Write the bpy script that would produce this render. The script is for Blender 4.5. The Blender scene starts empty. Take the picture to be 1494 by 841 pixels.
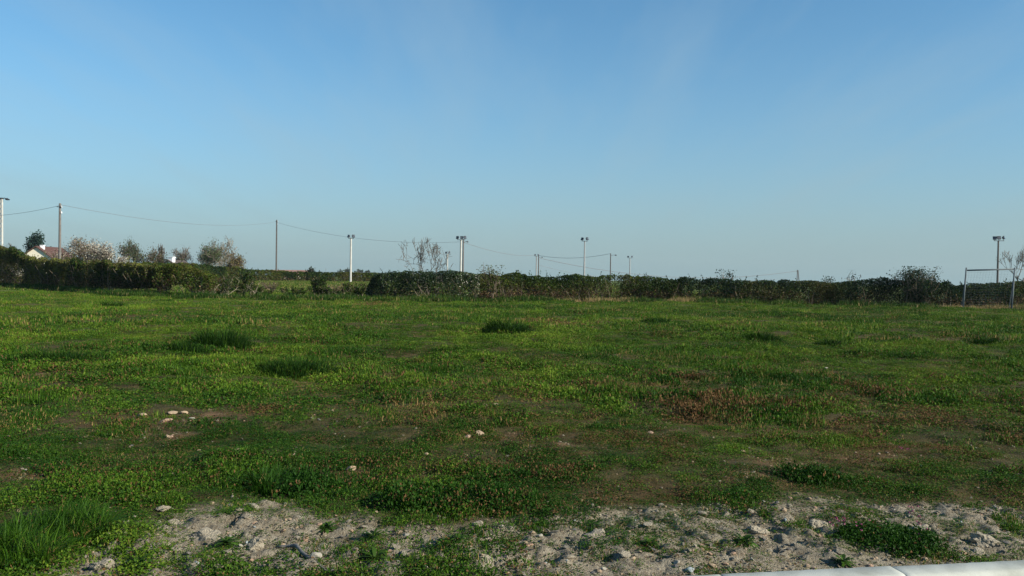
import bpy, math
import numpy as np
from mathutils import Vector, Matrix

scene = bpy.context.scene
root_coll = scene.collection
rng = np.random.default_rng(7)

# ------------------------------------------------------------------ camera
FPX = 1195.0                                   # focal length in photo pixels (photo 1494 x 841)
EYE = 1.6
PITCH, ROLL = math.radians(0.89), math.radians(0.82)
cam_data = bpy.data.cameras.new('camera')
cam = bpy.data.objects.new('camera', cam_data)
root_coll.objects.link(cam)
cam_data.sensor_width = 36.0
cam_data.lens = 36.0 * FPX / 1494.0
cam_data.clip_start, cam_data.clip_end = 0.1, 9000.0
CAMROT = Matrix.Rotation(math.pi / 2 - PITCH, 4, 'X') @ Matrix.Rotation(ROLL, 4, 'Z')
cam.matrix_world = Matrix.Translation((0, 0, EYE)) @ CAMROT
scene.camera = cam

# ------------------------------------------------------------------ sun, sky, exposure
SUN_AZ, SUN_EL = math.radians(113), math.radians(27)      # azimuth clockwise from the view direction
S = Vector((math.sin(SUN_AZ) * math.cos(SUN_EL), math.cos(SUN_AZ) * math.cos(SUN_EL), math.sin(SUN_EL)))
sun_data = bpy.data.lights.new('sun', 'SUN')
sun_data.energy, sun_data.angle, sun_data.color = 5.0, math.radians(0.55), (1.0, 0.92, 0.78)
sun = bpy.data.objects.new('sun', sun_data)
root_coll.objects.link(sun)
sun.rotation_euler = S.to_track_quat('Z', 'Y').to_euler()
sun.location = (40, -10, 40)

world = bpy.data.worlds.new('World')
scene.world = world
world.use_nodes = True
wn, wl = world.node_tree.nodes, world.node_tree.links
wn.clear()
w_out = wn.new('ShaderNodeOutputWorld')
w_bg = wn.new('ShaderNodeBackground')
w_sky = wn.new('ShaderNodeTexSky')
w_sky.sky_type = 'NISHITA'
w_sky.sun_disc = False
w_sky.sun_elevation, w_sky.sun_rotation = SUN_EL, SUN_AZ
w_sky.altitude, w_sky.air_density, w_sky.dust_density, w_sky.ozone_density = 0.0, 1.0, 0.0, 7.0
w_bg.inputs['Strength'].default_value = 0.085
# thin cirrus: streaky noise on a high plane seen along the view ray
w_tc = wn.new('ShaderNodeTexCoord')
w_sep = wn.new('ShaderNodeSeparateXYZ')
wl.new(w_tc.outputs['Generated'], w_sep.inputs[0])
w_add = wn.new('ShaderNodeMath'); w_add.operation = 'ADD'; w_add.inputs[1].default_value = 0.12
wl.new(w_sep.outputs['Z'], w_add.inputs[0])
w_max = wn.new('ShaderNodeMath'); w_max.operation = 'MAXIMUM'; w_max.inputs[1].default_value = 0.05
wl.new(w_add.outputs[0], w_max.inputs[0])
w_dx = wn.new('ShaderNodeMath'); w_dx.operation = 'DIVIDE'
w_dy = wn.new('ShaderNodeMath'); w_dy.operation = 'DIVIDE'
wl.new(w_sep.outputs['X'], w_dx.inputs[0]); wl.new(w_max.outputs[0], w_dx.inputs[1])
wl.new(w_sep.outputs['Y'], w_dy.inputs[0]); wl.new(w_max.outputs[0], w_dy.inputs[1])
w_comb = wn.new('ShaderNodeCombineXYZ')
wl.new(w_dx.outputs[0], w_comb.inputs['X']); wl.new(w_dy.outputs[0], w_comb.inputs['Y'])
w_map = wn.new('ShaderNodeMapping')
w_map.inputs['Rotation'].default_value = (0, 0, math.radians(35))
w_map.inputs['Scale'].default_value = (1.0, 0.22, 1.0)
wl.new(w_comb.outputs[0], w_map.inputs['Vector'])
w_noise = wn.new('ShaderNodeTexNoise')
w_noise.inputs['Scale'].default_value = 1.9
w_noise.inputs['Detail'].default_value = 5
w_noise.inputs['Roughness'].default_value = 0.55
wl.new(w_map.outputs[0], w_noise.inputs['Vector'])
w_ramp = wn.new('ShaderNodeMapRange')
w_ramp.inputs['From Min'].default_value, w_ramp.inputs['From Max'].default_value = 0.46, 0.82
w_ramp.inputs['To Min'].default_value, w_ramp.inputs['To Max'].default_value = 0.0, 0.36
wl.new(w_noise.outputs['Fac'], w_ramp.inputs['Value'])
w_mix = wn.new('ShaderNodeMix'); w_mix.data_type = 'RGBA'
w_mix.inputs['B'].default_value = (3.0, 3.7, 4.3, 1)
wl.new(w_ramp.outputs['Result'], w_mix.inputs['Factor'])
wl.new(w_sky.outputs[0], w_mix.inputs['A'])
w_hsv = wn.new('ShaderNodeHueSaturation')
w_hsv.inputs['Saturation'].default_value = 1.04
w_hsv.inputs['Hue'].default_value = 0.484
# low band of grey-blue haze, the same all round the horizon: share = exp(-(z / .17) ^ 1.3)
w_zc = wn.new('ShaderNodeMath'); w_zc.operation = 'MAXIMUM'; w_zc.inputs[1].default_value = 0.0
wl.new(w_sep.outputs['Z'], w_zc.inputs[0])
w_zd = wn.new('ShaderNodeMath'); w_zd.operation = 'DIVIDE'; w_zd.inputs[1].default_value = 0.17
wl.new(w_zc.outputs[0], w_zd.inputs[0])
w_zp = wn.new('ShaderNodeMath'); w_zp.operation = 'POWER'; w_zp.inputs[1].default_value = 1.3
wl.new(w_zd.outputs[0], w_zp.inputs[0])
w_zn = wn.new('ShaderNodeMath'); w_zn.operation = 'MULTIPLY'; w_zn.inputs[1].default_value = -1.0
wl.new(w_zp.outputs[0], w_zn.inputs[0])
w_ze = wn.new('ShaderNodeMath'); w_ze.operation = 'EXPONENT'
wl.new(w_zn.outputs[0], w_ze.inputs[0])
w_hz = wn.new('ShaderNodeMix'); w_hz.data_type = 'RGBA'
w_hz.inputs['B'].default_value = (2.06, 2.76, 3.06, 1)
wl.new(w_ze.outputs[0], w_hz.inputs['Factor'])
wl.new(w_mix.outputs['Result'], w_hz.inputs['A'])
wl.new(w_hz.outputs['Result'], w_hsv.inputs['Color'])
wl.new(w_hsv.outputs[0], w_bg.inputs['Color'])
wl.new(w_bg.outputs[0], w_out.inputs['Surface'])

scene.view_settings.view_transform = 'Standard'
scene.view_settings.look = 'None'
scene.view_settings.exposure = 0.84
scene.view_settings.gamma = 1.0
scene.render.engine = 'CYCLES'
scene.cycles.max_bounces = 6
scene.cycles.diffuse_bounces = 3
scene.cycles.glossy_bounces = 2
scene.cycles.transmission_bounces = 4
scene.cycles.volume_bounces = 0
scene.cycles.use_denoising = True
scene.cycles.denoiser = 'OPENIMAGEDENOISE'
scene.cycles.denoising_input_passes = 'RGB_ALBEDO_NORMAL'
scene.render.film_transparent = False

# ------------------------------------------------------------------ where things stand
def ray(px, py):
    return (CAMROT.to_3x3() @ Vector(((px - 747.0) / FPX, -(py - 420.5) / FPX, -1.0)))
def P(px, py, depth):
    r = ray(px, py)
    return Vector((0, 0, EYE)) + r * (depth / r.y)
def G(px, py, z=0.0):
    r = ray(px, py)
    return Vector((0, 0, EYE)) + r * ((z - EYE) / r.z)
def base_z(depth):
    return -.0045 * max(depth - 170, 0)
def height_at(px, py, depth):
    return P(px, py, depth).z

# ------------------------------------------------------------------ noise
_tab = np.random.default_rng(11).random((256, 256))
def vnoise(x, y, seed=0):
    x = np.asarray(x, float) + seed * 17.31; y = np.asarray(y, float) + seed * 9.77
    xi, yi = np.floor(x).astype(int), np.floor(y).astype(int)
    fx, fy = x - xi, y - yi
    fx, fy = fx * fx * (3 - 2 * fx), fy * fy * (3 - 2 * fy)
    a = _tab[xi & 255, yi & 255]; b = _tab[(xi + 1) & 255, yi & 255]
    c = _tab[xi & 255, (yi + 1) & 255]; d = _tab[(xi + 1) & 255, (yi + 1) & 255]
    return (a * (1 - fx) + b * fx) * (1 - fy) + (c * (1 - fx) + d * fx) * fy
def fbm(x, y, seed=0, octaves=4, gain=0.5):
    s, amp, tot = 0, 1.0, 0
    for o in range(octaves):
        s = s + amp * vnoise(x * 2 ** o, y * 2 ** o, seed + o * 3); tot += amp; amp *= gain
    return s / tot
def sstep(a, b, v):
    t = np.clip((v - a) / (b - a), 0, 1)
    return t * t * (3 - 2 * t)

# ------------------------------------------------------------------ masks of the meadow, in metres on the ground
_k0, _k1 = G(990, 841, .018), G(1494, 817, .018)
KB = (_k1.y - _k0.y) / (_k1.x - _k0.x); KA = _k0.y - KB * _k0.x
#                                     # back edge of the kerb: y = KA + KB x
KN = math.hypot(1, KB)
def kerb_dist(x, y):
    return (y - KA - KB * x) / KN
def blob(x, y, px, py, wpx, hpx):
    """soft ellipse whose middle and size were read off the photograph and laid on the ground"""
    c = G(px, py); r = G(px + wpx / 2, py); n = G(px, py + hpx / 2); f = G(px, py - hpx / 2)
    rx = abs(r.x - c.x); ry = abs(f.y - n.y) / 2; cy = (f.y + n.y) / 2
    return np.exp(-(((x - c.x) / rx) ** 2 + ((y - cy) / ry) ** 2) * 1.2)
SOIL = [(590, 590, 90, 26, .9), (880, 728, 110, 26, 1.2), (300, 607, 110, 18, 1.), (560, 605, 120, 20, .5), (1300, 665, 170, 22, .9),
        (1170, 684, 150, 26, .6), (440, 556, 90, 12, .9), (95, 548, 150, 16, .5), (420, 436, 80, 5, 1.2), (240, 436, 50, 4, .8), (1210, 535, 70, 8, .6),
        (60, 447, 170, 5, .5), (30, 692, 120, 16, .6), (150, 680, 110, 20, .5), (640, 700, 120, 16, .35), (900, 655, 240, 16, .45), (230, 632, 160, 16, .35),
        (1090, 700, 130, 18, .5), (1420, 690, 140, 16, .4), (760, 640, 160, 16, .3), (1050, 560, 260, 12, .5), (300, 700, 80, 12, .6)]
RED = [(545, 446, 80, 5, 1.2), (800, 473, 120, 8, 1.), (1055, 600, 130, 26, .75), (1085, 480, 60, 6, .9), (1280, 655, 260, 22, .6), (1130, 640, 240, 40, .5),
       (870, 640, 180, 40, .4), (1000, 565, 200, 14, .6), (1250, 510, 120, 8, .4), (940, 700, 180, 30, .4), (380, 600, 160, 20, .3), (130, 620, 180, 14, .35), (700, 600, 260, 30, .3)]
TALL = [(740, 480, 80, 18, .8), (315, 500, 110, 24, .8), (420, 533, 150, 20, .8), (1110, 492, 70, 12, .8), (1440, 497, 60, 10, .8), (955, 468, 50, 8, .8),
        (60, 800, 190, 120, 1.2), (90, 525, 170, 16, .7), (165, 447, 60, 6, .8), (410, 712, 150, 40, 1.), (640, 735, 260, 36, .95), (1300, 790, 170, 50, .8), (30, 610, 120, 40, .5),
        (1180, 700, 160, 24, .6), (970, 520, 220, 24, .6), (620, 540, 220, 26, .6), (300, 555, 200, 16, .6), (1200, 560, 260, 30, .4), (500, 520, 150, 16, .6), (1300, 495, 120, 10, .6)]
BARE = [(395, 812, 150, 50, 1.), (250, 760, 130, 40, 1.), (300, 782, 70, 26, .8), (610, 790, 110, 70, 1.), (700, 815, 100, 50, .9), (810, 790, 120, 50, 1.), (905, 738, 90, 22, .8),
        (930, 810, 110, 40, .8), (1060, 815, 90, 30, 1.), (1140, 795, 90, 40, .9), (1180, 750, 90, 24, .8), (1290, 748, 60, 16, .7), (1400, 800, 90, 20, .8), (150, 822, 60, 24, .9), (480, 800, 80, 60, 1.)]
def bare_mask(x, y):
    m = np.zeros_like(x)
    for b in BARE:
        m = np.maximum(m, b[4] * blob(x, y, *b[:4]))
    return m
def sand_mask(x, y):
    s = kerb_dist(x, y)
    w = 1.22 + 0.5 * sstep(-0.5, -2.2, x) - 0.15 * sstep(1.8, 3.4, x) + 1.0 * (fbm(x * 1.3, y * 1.3, 4) - .5)
    m = sstep(w + .22, w - .25, s)
    m = m * sstep(-2.75, -2.25, x + 0.7 * (fbm(x * 2, y * 2, 5) - .5))
    return m
def soil_mask(x, y):
    m = np.zeros_like(x)
    for b in SOIL:
        m = np.maximum(m, b[4] * blob(x, y, *b[:4]))
    n = .5 * fbm(x * 2.2, y * 1.6, 8) + .5 * fbm(x * 7, y * 6, 9)
    return np.clip((m - 0.2) * 1.3 + (n - .49) * 3.4 * (m > .03), 0, 1)
def red_mask(x, y):
    m = np.zeros_like(x)
    for b in RED:
        m = np.maximum(m, b[4] * blob(x, y, *b[:4]))
    return np.clip(m + (fbm(x * 1.5, y * 1.5, 21) - .58) * 1.1, 0, 1)
def tall_mask(x, y):
    m = np.zeros_like(x)
    for b in TALL:
        m = np.maximum(m, b[4] * blob(x, y, *b[:4]))
    return m
def ground_z(x, y):
    x = np.asarray(x, float); y = np.asarray(y, float)
    s = kerb_dist(x, y)
    z = 0.16 * (fbm(x * .16, y * .16, 1, 3) - .5) * sstep(4, 14, y) + 0.17 * (fbm(x * .8, y * .8, 2, 4) - .5) * sstep(.3, 1.6, s) + .14 * (fbm(x * .45, y * .6, 7, 3) - .5) * sstep(7, 12, y)
    near = sstep(16, 9, y)
    sm = sand_mask(x, y) * near
    z = z + sm * (0.10 * (fbm(x * 3.6, y * 3.6, 3, 5, .6) - .5) + 0.085 * (fbm(x * 13, y * 13, 31, 4, .6) - .5))
    z = z + near * .035 * (fbm(x * 5, y * 5, 6, 3) - .5)
    z = z * sstep(0.0, .35, s) - 0.012 * sstep(.3, 0, s)
    z = np.where(y > 62, z * .3, z) - .0045 * np.maximum(y - 170, 0)
    return np.where(s < -0.04, -0.32, z)

# ------------------------------------------------------------------ materials
def new_mat(name):
    m = bpy.data.materials.new(name); m.use_nodes = True
    n = m.node_tree.nodes; n.clear()
    return m, n, m.node_tree.links
def rgba(c): return (c[0], c[1], c[2], 1.0)
def simple_mat(name, col, rough=.7, metal=0.0, var=.25, scale=6.0, bump=0.0, col2=None):
    m, n, l = new_mat(name)
    out = n.new('ShaderNodeOutputMaterial'); b = n.new('ShaderNodeBsdfPrincipled')
    tc = n.new('ShaderNodeTexCoord'); nz = n.new('ShaderNodeTexNoise')
    nz.inputs['Scale'].default_value = scale; nz.inputs['Detail'].default_value = 6
    l.new(tc.outputs['Object'], nz.inputs['Vector'])
    mx = n.new('ShaderNodeMix'); mx.data_type = 'RGBA'
    c2 = col2 or [c * (1 + var) for c in col]
    mx.inputs['A'].default_value = rgba([c * (1 - var) for c in col]); mx.inputs['B'].default_value = rgba(c2)
    mr = n.new('ShaderNodeMapRange'); mr.inputs['From Min'].default_value, mr.inputs['From Max'].default_value = .3, .7
    l.new(nz.outputs['Fac'], mr.inputs['Value']); l.new(mr.outputs[0], mx.inputs['Factor'])
    l.new(mx.outputs['Result'], b.inputs['Base Color'])
    b.inputs['Roughness'].default_value = rough; b.inputs['Metallic'].default_value = metal
    if bump:
        bp = n.new('ShaderNodeBump'); bp.inputs['Strength'].default_value = bump; bp.inputs['Distance'].default_value = .02
        l.new(nz.outputs['Fac'], bp.inputs['Height']); l.new(bp.outputs[0], b.inputs['Normal'])
    l.new(b.outputs[0], out.inputs['Surface'])
    return m
def leaf_shader(n, l, color_socket, trans=.3, rough=.55, spec=.25):
    out = n.new('ShaderNodeOutputMaterial')
    b = n.new('ShaderNodeBsdfPrincipled'); b.inputs['Roughness'].default_value = rough
    b.inputs['Specular IOR Level'].default_value = spec
    t = n.new('ShaderNodeBsdfTranslucent'); ms = n.new('ShaderNodeMixShader')
    ms.inputs['Fac'].default_value = trans
    l.new(color_socket, b.inputs['Base Color']); l.new(color_socket, t.inputs['Color'])
    l.new(b.outputs[0], ms.inputs[1]); l.new(t.outputs[0], ms.inputs[2])
    l.new(ms.outputs[0], out.inputs['Surface'])
def island_value(n, l, lo, hi):
    g = n.new('ShaderNodeNewGeometry'); mr = n.new('ShaderNodeMapRange')
    mr.inputs['To Min'].default_value, mr.inputs['To Max'].default_value = lo, hi
    l.new(g.outputs['Random Per Island'], mr.inputs['Value'])
    return g, mr
def grass_mat(name, dark, mid, light, dry, trans=.3, spec=.12, rough=.6):
    """blade and leaf colour from two attributes of the scatter point: tint (dark to yellow green) and dry (straw or red leaves)"""
    m, n, l = new_mat(name)
    at = n.new('ShaderNodeAttribute'); at.attribute_type = 'INSTANCER'; at.attribute_name = 'tint'
    ad = n.new('ShaderNodeAttribute'); ad.attribute_type = 'INSTANCER'; ad.attribute_name = 'dry'
    g = n.new('ShaderNodeNewGeometry')
    add = n.new('ShaderNodeMath'); add.operation = 'MULTIPLY_ADD'
    add.inputs[1].default_value = .8
    l.new(g.outputs['Random Per Island'], add.inputs[0])
    sub = n.new('ShaderNodeMath'); sub.operation = 'SUBTRACT'; sub.inputs[1].default_value = .40
    l.new(at.outputs['Fac'], sub.inputs[0]); l.new(sub.outputs[0], add.inputs[2])
    cr = n.new('ShaderNodeValToRGB')
    e = cr.color_ramp.elements
    e[0].position, e[0].color = 0.0, rgba(dark)
    e[1].position, e[1].color = 1.0, rgba(light)
    k = e.new(.5); k.color = rgba(mid)
    l.new(add.outputs[0], cr.inputs['Fac'])
    # a share of the blades is dry: island random of another scale compared with the dry attribute
    mu = n.new('ShaderNodeMath'); mu.operation = 'MULTIPLY'; mu.inputs[1].default_value = 37.7
    fr = n.new('ShaderNodeMath'); fr.operation = 'FRACT'
    l.new(g.outputs['Random Per Island'], mu.inputs[0]); l.new(mu.outputs[0], fr.inputs[0])
    lt = n.new('ShaderNodeMath'); lt.operation = 'LESS_THAN'
    l.new(fr.outputs[0], lt.inputs[0]); l.new(ad.outputs['Fac'], lt.inputs[1])
    mx = n.new('ShaderNodeMix'); mx.data_type = 'RGBA'
    l.new(lt.outputs[0], mx.inputs['Factor']); l.new(cr.outputs[0], mx.inputs['A']); mx.inputs['B'].default_value = rgba(dry)
    leaf_shader(n, l, mx.outputs['Result'], trans, rough, spec)
    return m
def colattr_mat(name, trans=.25, rough=.5, spec=.3, lo=.65, hi=1.35):
    """leaf whose colour sits in the 'col' attribute; each leaf varies a little"""
    m, n, l = new_mat(name)
    a = n.new('ShaderNodeAttribute'); a.attribute_name = 'col'
    g, mr = island_value(n, l, lo, hi)
    vm = n.new('ShaderNodeVectorMath'); vm.operation = 'SCALE'
    l.new(a.outputs['Color'], vm.inputs[0]); l.new(mr.outputs[0], vm.inputs['Scale'])
    leaf_shader(n, l, vm.outputs[0], trans, rough, spec)
    return m

M_LEAF = colattr_mat('leaf_mixed', spec=.05, rough=.6, lo=.7, hi=1.3)
M_LEAF_GLOSSY = colattr_mat('leaf_glossy', trans=.12, rough=.4, spec=.22)
M_BARK = simple_mat('bark', (.12, .095, .075), .9, var=.4, scale=9)
M_BARK_PALE = simple_mat('bark_pale', (.20, .17, .125), .9, var=.35, scale=9)
M_BARK_GREY = simple_mat('bark_grey', (.095, .085, .072), .9, var=.3, scale=9)
M_STEM = simple_mat('hedge_stem', (.13, .10, .07), .9, var=.5, scale=3)
M_CONC = simple_mat('concrete_pole', (.40, .40, .37), .8, var=.12, scale=2)
M_GALV = simple_mat('galvanised_steel', (.27, .275, .275), .6, metal=.1, var=.12, scale=3)
M_WOOD = simple_mat('pole_wood', (.085, .076, .07), .85, var=.25, scale=4)
M_DARKMETAL = simple_mat('lamp_housing', (.02, .024, .032), .5, var=.2, scale=8)
M_LENS = simple_mat('lamp_glass', (.05, .06, .075), .25, var=.1, scale=4)
M_CERAMIC = simple_mat('insulator', (.75, .76, .76), .3, var=.05, scale=5)
M_WIRE = simple_mat('wire_metal', (.14, .15, .16), .6, var=.1, scale=1)
M_GOAL = simple_mat('goal_paint', (.055, .075, .085), .75, var=.25, scale=4)
M_NET = simple_mat('net_cord', (.16, .18, .20), .8, var=.1, scale=3)
M_RENDERWALL = simple_mat('cream_render', (.70, .65, .52), .9, var=.08, scale=1.5)
M_WHITE = simple_mat('white_paint', (.85, .86, .87), .7, var=.04, scale=2)
M_ROOF = simple_mat('roof_tile', (.075, .034, .026), .85, var=.35, scale=2.5)
M_ROOF_GREY = simple_mat('roof_slate', (.055, .042, .036), .85, var=.25, scale=2.5)
M_ROOF_RED = simple_mat('roof_clay', (.20, .10, .07), .85, var=.3, scale=1.2)
M_GLASS = simple_mat('window_glass', (.03, .04, .05), .1, var=.1, scale=1)
M_ASPHALT = simple_mat('asphalt', (.055, .054, .052), .9, var=.25, scale=40, bump=.4)
M_STONE = simple_mat('stone_tan', (.29, .215, .14), .9, var=.35, scale=14, bump=.5)
M_STONE_PINK = simple_mat('stone_pink', (.28, .185, .125), .9, var=.22, scale=14, bump=.5)
M_STONE_WHITE = simple_mat('stone_white', (.26, .24, .195), .85, var=.12, scale=14, bump=.4)
M_STONE_DARK = simple_mat('stone_dark', (.12, .11, .10), .9, var=.3, scale=14, bump=.5)
M_STONE_BLUE = simple_mat('stone_blue', (.25, .285, .285), .8, var=.2, scale=14, bump=.4)
M_CLOD = simple_mat('dry_clay', (.24, .21, .155), .95, var=.18, scale=12, bump=.8)
M_ROOT = simple_mat('dead_root', (.10, .095, .09), .8, var=.4, scale=22, bump=.5)
M_FLOWER = simple_mat('magenta_petal', (.24, .02, .09), .6, var=.2, scale=10)
M_DAISY = simple_mat('daisy_petal', (.75, .72, .55), .6, var=.1, scale=10)

def kerb_material():
    m, n, l = new_mat('kerb_concrete')
    out = n.new('ShaderNodeOutputMaterial'); b = n.new('ShaderNodeBsdfPrincipled')
    tc = n.new('ShaderNodeTexCoord')
    n1 = n.new('ShaderNodeTexNoise'); n1.inputs['Scale'].default_value = 3.0; n1.inputs['Detail'].default_value = 8; n1.inputs['Roughness'].default_value = .7
    n2 = n.new('ShaderNodeTexNoise'); n2.inputs['Scale'].default_value = 160; n2.inputs['Detail'].default_value = 3
    vo = n.new('ShaderNodeTexVoronoi'); vo.inputs['Scale'].default_value = 55
    for q in (n1, n2, vo): l.new(tc.outputs['Object'], q.inputs['Vector'])
    c1 = n.new('ShaderNodeMix'); c1.data_type = 'RGBA'; c1.inputs['A'].default_value = (.25, .26, .22, 1); c1.inputs['B'].default_value = (.41, .425, .38, 1)
    mr = n.new('ShaderNodeMapRange'); mr.inputs['From Min'].default_value, mr.inputs['From Max'].default_value = .32, .62
    l.new(n1.outputs['Fac'], mr.inputs['Value']); l.new(mr.outputs[0], c1.inputs['Factor'])
    pit = n.new('ShaderNodeMapRange'); pit.inputs['From Min'].default_value, pit.inputs['From Max'].default_value = .02, .14
    pit.inputs['To Min'].default_value, pit.inputs['To Max'].default_value = .55, 1.0
    l.new(vo.outputs['Distance'], pit.inputs['Value'])
    vm = n.new('ShaderNodeVectorMath'); vm.operation = 'SCALE'
    l.new(c1.outputs['Result'], vm.inputs[0]); l.new(pit.outputs[0], vm.inputs['Scale'])
    l.new(vm.outputs[0], b.inputs['Base Color']); b.inputs['Roughness'].default_value = .85
    bp = n.new('ShaderNodeBump'); bp.inputs['Strength'].default_value = .25; bp.inputs['Distance'].default_value = .004
    l.new(n2.outputs['Fac'], bp.inputs['Height']); l.new(bp.outputs[0], b.inputs['Normal'])
    l.new(b.outputs[0], out.inputs['Surface'])
    return m
M_KERB = kerb_material()

def ground_material():
    """bare earth under the plants: sand and soil masks come from the mesh, grain and small crumbs from noise"""
    m, n, l = new_mat('meadow_earth')
    out = n.new('ShaderNodeOutputMaterial'); b = n.new('ShaderNodeBsdfPrincipled'); b.inputs['Roughness'].default_value = .95
    b.inputs['Specular IOR Level'].default_value = .15
    geo = n.new('ShaderNodeNewGeometry')
    def attr(a):
        q = n.new('ShaderNodeAttribute'); q.attribute_name = a; return q.outputs['Fac']
    def noise(s, d=5, r=.6):
        q = n.new('ShaderNodeTexNoise'); q.inputs['Scale'].default_value = s; q.inputs['Detail'].default_value = d; q.inputs['Roughness'].default_value = r
        l.new(geo.outputs['Position'], q.inputs['Vector']); return q.outputs['Fac']
    def rng_(v, a, c, lo=0., hi=1.):
        q = n.new('ShaderNodeMapRange'); q.inputs['From Min'].default_value, q.inputs['From Max'].default_value = a, c
        q.inputs['To Min'].default_value, q.inputs['To Max'].default_value = lo, hi
        l.new(v, q.inputs['Value']); return q.outputs[0]
    def mix(f, A, B):
        q = n.new('ShaderNodeMix'); q.data_type = 'RGBA'; l.new(f, q.inputs['Factor'])
        for s, v in (('A', A), ('B', B)):
            if isinstance(v, tuple): q.inputs[s].default_value = rgba(v)
            else: l.new(v, q.inputs[s])
        return q.outputs['Result']
    turf = mix(rng_(noise(5.0), .35, .65), (.040, .038, .011), (.095, .075, .028))
    turf_far = mix(rng_(noise(.35, 6), .35, .65), (.045, .072, .010), (.085, .110, .018))
    turf = mix(attr('far'), turf, turf_far)
    soil = mix(rng_(noise(9.0), .3, .7), (.105, .055, .028), (.235, .145, .080))
    red = mix(rng_(noise(7.0), .3, .7), (.11, .045, .025), (.19, .085, .05))
    sand = mix(rng_(noise(7.0, 8, .7), .32, .68), (.20, .17, .12), (.42, .375, .285))
    crumb = mix(rng_(noise(70.0, 4, .7), .36, .6, 0, 1), (.13, .095, .06), sand)
    sand = mix(rng_(noise(26., 3), .38, .55), crumb, sand)
    c = mix(attr('red'), turf, red)
    c = mix(attr('soil'), c, soil)
    c = mix(attr('sand'), c, sand)
    l.new(c, b.inputs['Base Color'])
    bp = n.new('ShaderNodeBump'); bp.inputs['Strength'].default_value = 1.0; bp.inputs['Distance'].default_value = .045
    l.new(noise(60., 6, .7), bp.inputs['Height']); l.new(bp.outputs[0], b.inputs['Normal'])
    l.new(b.outputs[0], out.inputs['Surface'])
    return m
M_GROUND = ground_material()

# ------------------------------------------------------------------ object helpers
def tag(o, label=None, cat=None, group=None, kind=None):
    if label: o['label'] = label
    if cat: o['category'] = cat
    if group: o['group'] = group
    if kind: o['kind'] = kind
    return o
def empty(name, loc, label, cat, group=None, rz=0.0):
    o = bpy.data.objects.new(name, None); root_coll.objects.link(o)
    o.location = loc; o.rotation_euler = (0, 0, rz); o.empty_display_size = .3
    return tag(o, label, cat, group)
def np_mesh(name, verts, loops, sizes, mat=None, smooth=False, attrs=None):
    """mesh from flat arrays: verts (n,3), loops flat vertex ids, sizes of the faces"""
    me = bpy.data.meshes.new(name)
    verts = np.asarray(verts, np.float32); loops = np.asarray(loops, np.int32); sizes = np.asarray(sizes, np.int32)
    me.vertices.add(len(verts)); me.vertices.foreach_set('co', verts.ravel())
    if len(sizes):
        me.loops.add(len(loops)); me.loops.foreach_set('vertex_index', loops)
        me.polygons.add(len(sizes))
        me.polygons.foreach_set('loop_start', np.concatenate([[0], np.cumsum(sizes)[:-1]]).astype(np.int32))
        me.polygons.foreach_set('loop_total', sizes)
        me.polygons.foreach_set('use_smooth', np.full(len(sizes), smooth))
    for k, (typ, val) in (attrs or {}).items():
        a = me.attributes.new(k, typ, 'POINT')
        a.data.foreach_set('color' if typ == 'FLOAT_COLOR' else ('vector' if typ == 'FLOAT_VECTOR' else 'value'), np.asarray(val).ravel())
    me.update(calc_edges=True)
    if mat: me.materials.append(mat)
    return me
def link(name, me, parent=None, loc=(0, 0, 0)):
    o = bpy.data.objects.new(name, me); root_coll.objects.link(o)
    if parent: o.parent = parent
    o.location = loc
    return o

class MB:
    """collects tubes, boxes and lathes for ONE mesh"""
    def __init__(s): s.v, s.f = [], []
    def tube(s, pts, radii, sides=8, cap=True):
        pts = [Vector(p) for p in pts]
        if not hasattr(radii, '__len__'): radii = [radii] * len(pts)
        rings = []
        for i, p in enumerate(pts):
            d = (pts[min(i + 1, len(pts) - 1)] - pts[max(i - 1, 0)]).normalized()
            u = d.cross(Vector((0, 0, 1))) if abs(d.z) < .95 else d.cross(Vector((1, 0, 0)))
            u.normalize(); w = d.cross(u)
            st = len(s.v)
            for k in range(sides):
                a = 2 * math.pi * k / sides
                s.v.append(p + (u * math.cos(a) + w * math.sin(a)) * radii[i])
            rings.append(st)
        for a, b in zip(rings, rings[1:]):
            for k in range(sides):
                s.f.append((a + k, a + (k + 1) % sides, b + (k + 1) % sides, b + k))
        if cap:
            s.f.append(tuple(rings[0] + k for k in range(sides))[::-1]); s.f.append(tuple(rings[-1] + k for k in range(sides)))
    def box(s, c, size, M=None):
        st = len(s.v); c = Vector(c); h = Vector(size) / 2
        for z in (-1, 1):
            for x, y in ((-1, -1), (1, -1), (1, 1), (-1, 1)):
                q = Vector((x * h.x, y * h.y, z * h.z))
                s.v.append(c + (M @ q if M else q))
        for q in ((3, 2, 1, 0), (4, 5, 6, 7), (0, 1, 5, 4), (1, 2, 6, 5), (2, 3, 7, 6), (3, 0, 4, 7)):
            s.f.append(tuple(st + k for k in q))
    def poly(s, verts, faces):
        st = len(s.v); s.v += [Vector(q) for q in verts]
        s.f += [tuple(st + k for k in f) for f in faces]
    def mesh(s, name, mat, smooth=False):
        lo = [k for f in s.f for k in f]
        return np_mesh(name, [tuple(q) for q in s.v], lo, [len(f) for f in s.f], mat, smooth)
    def build(s, name, mat, parent=None, loc=(0, 0, 0), smooth=False):
        return link(name, s.mesh(name, mat, smooth), parent, loc)
def bevel(o, w=.005, seg=2):
    md = o.modifiers.new('bevel', 'BEVEL'); md.width = w; md.segments = seg; md.limit_method = 'ANGLE'

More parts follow.
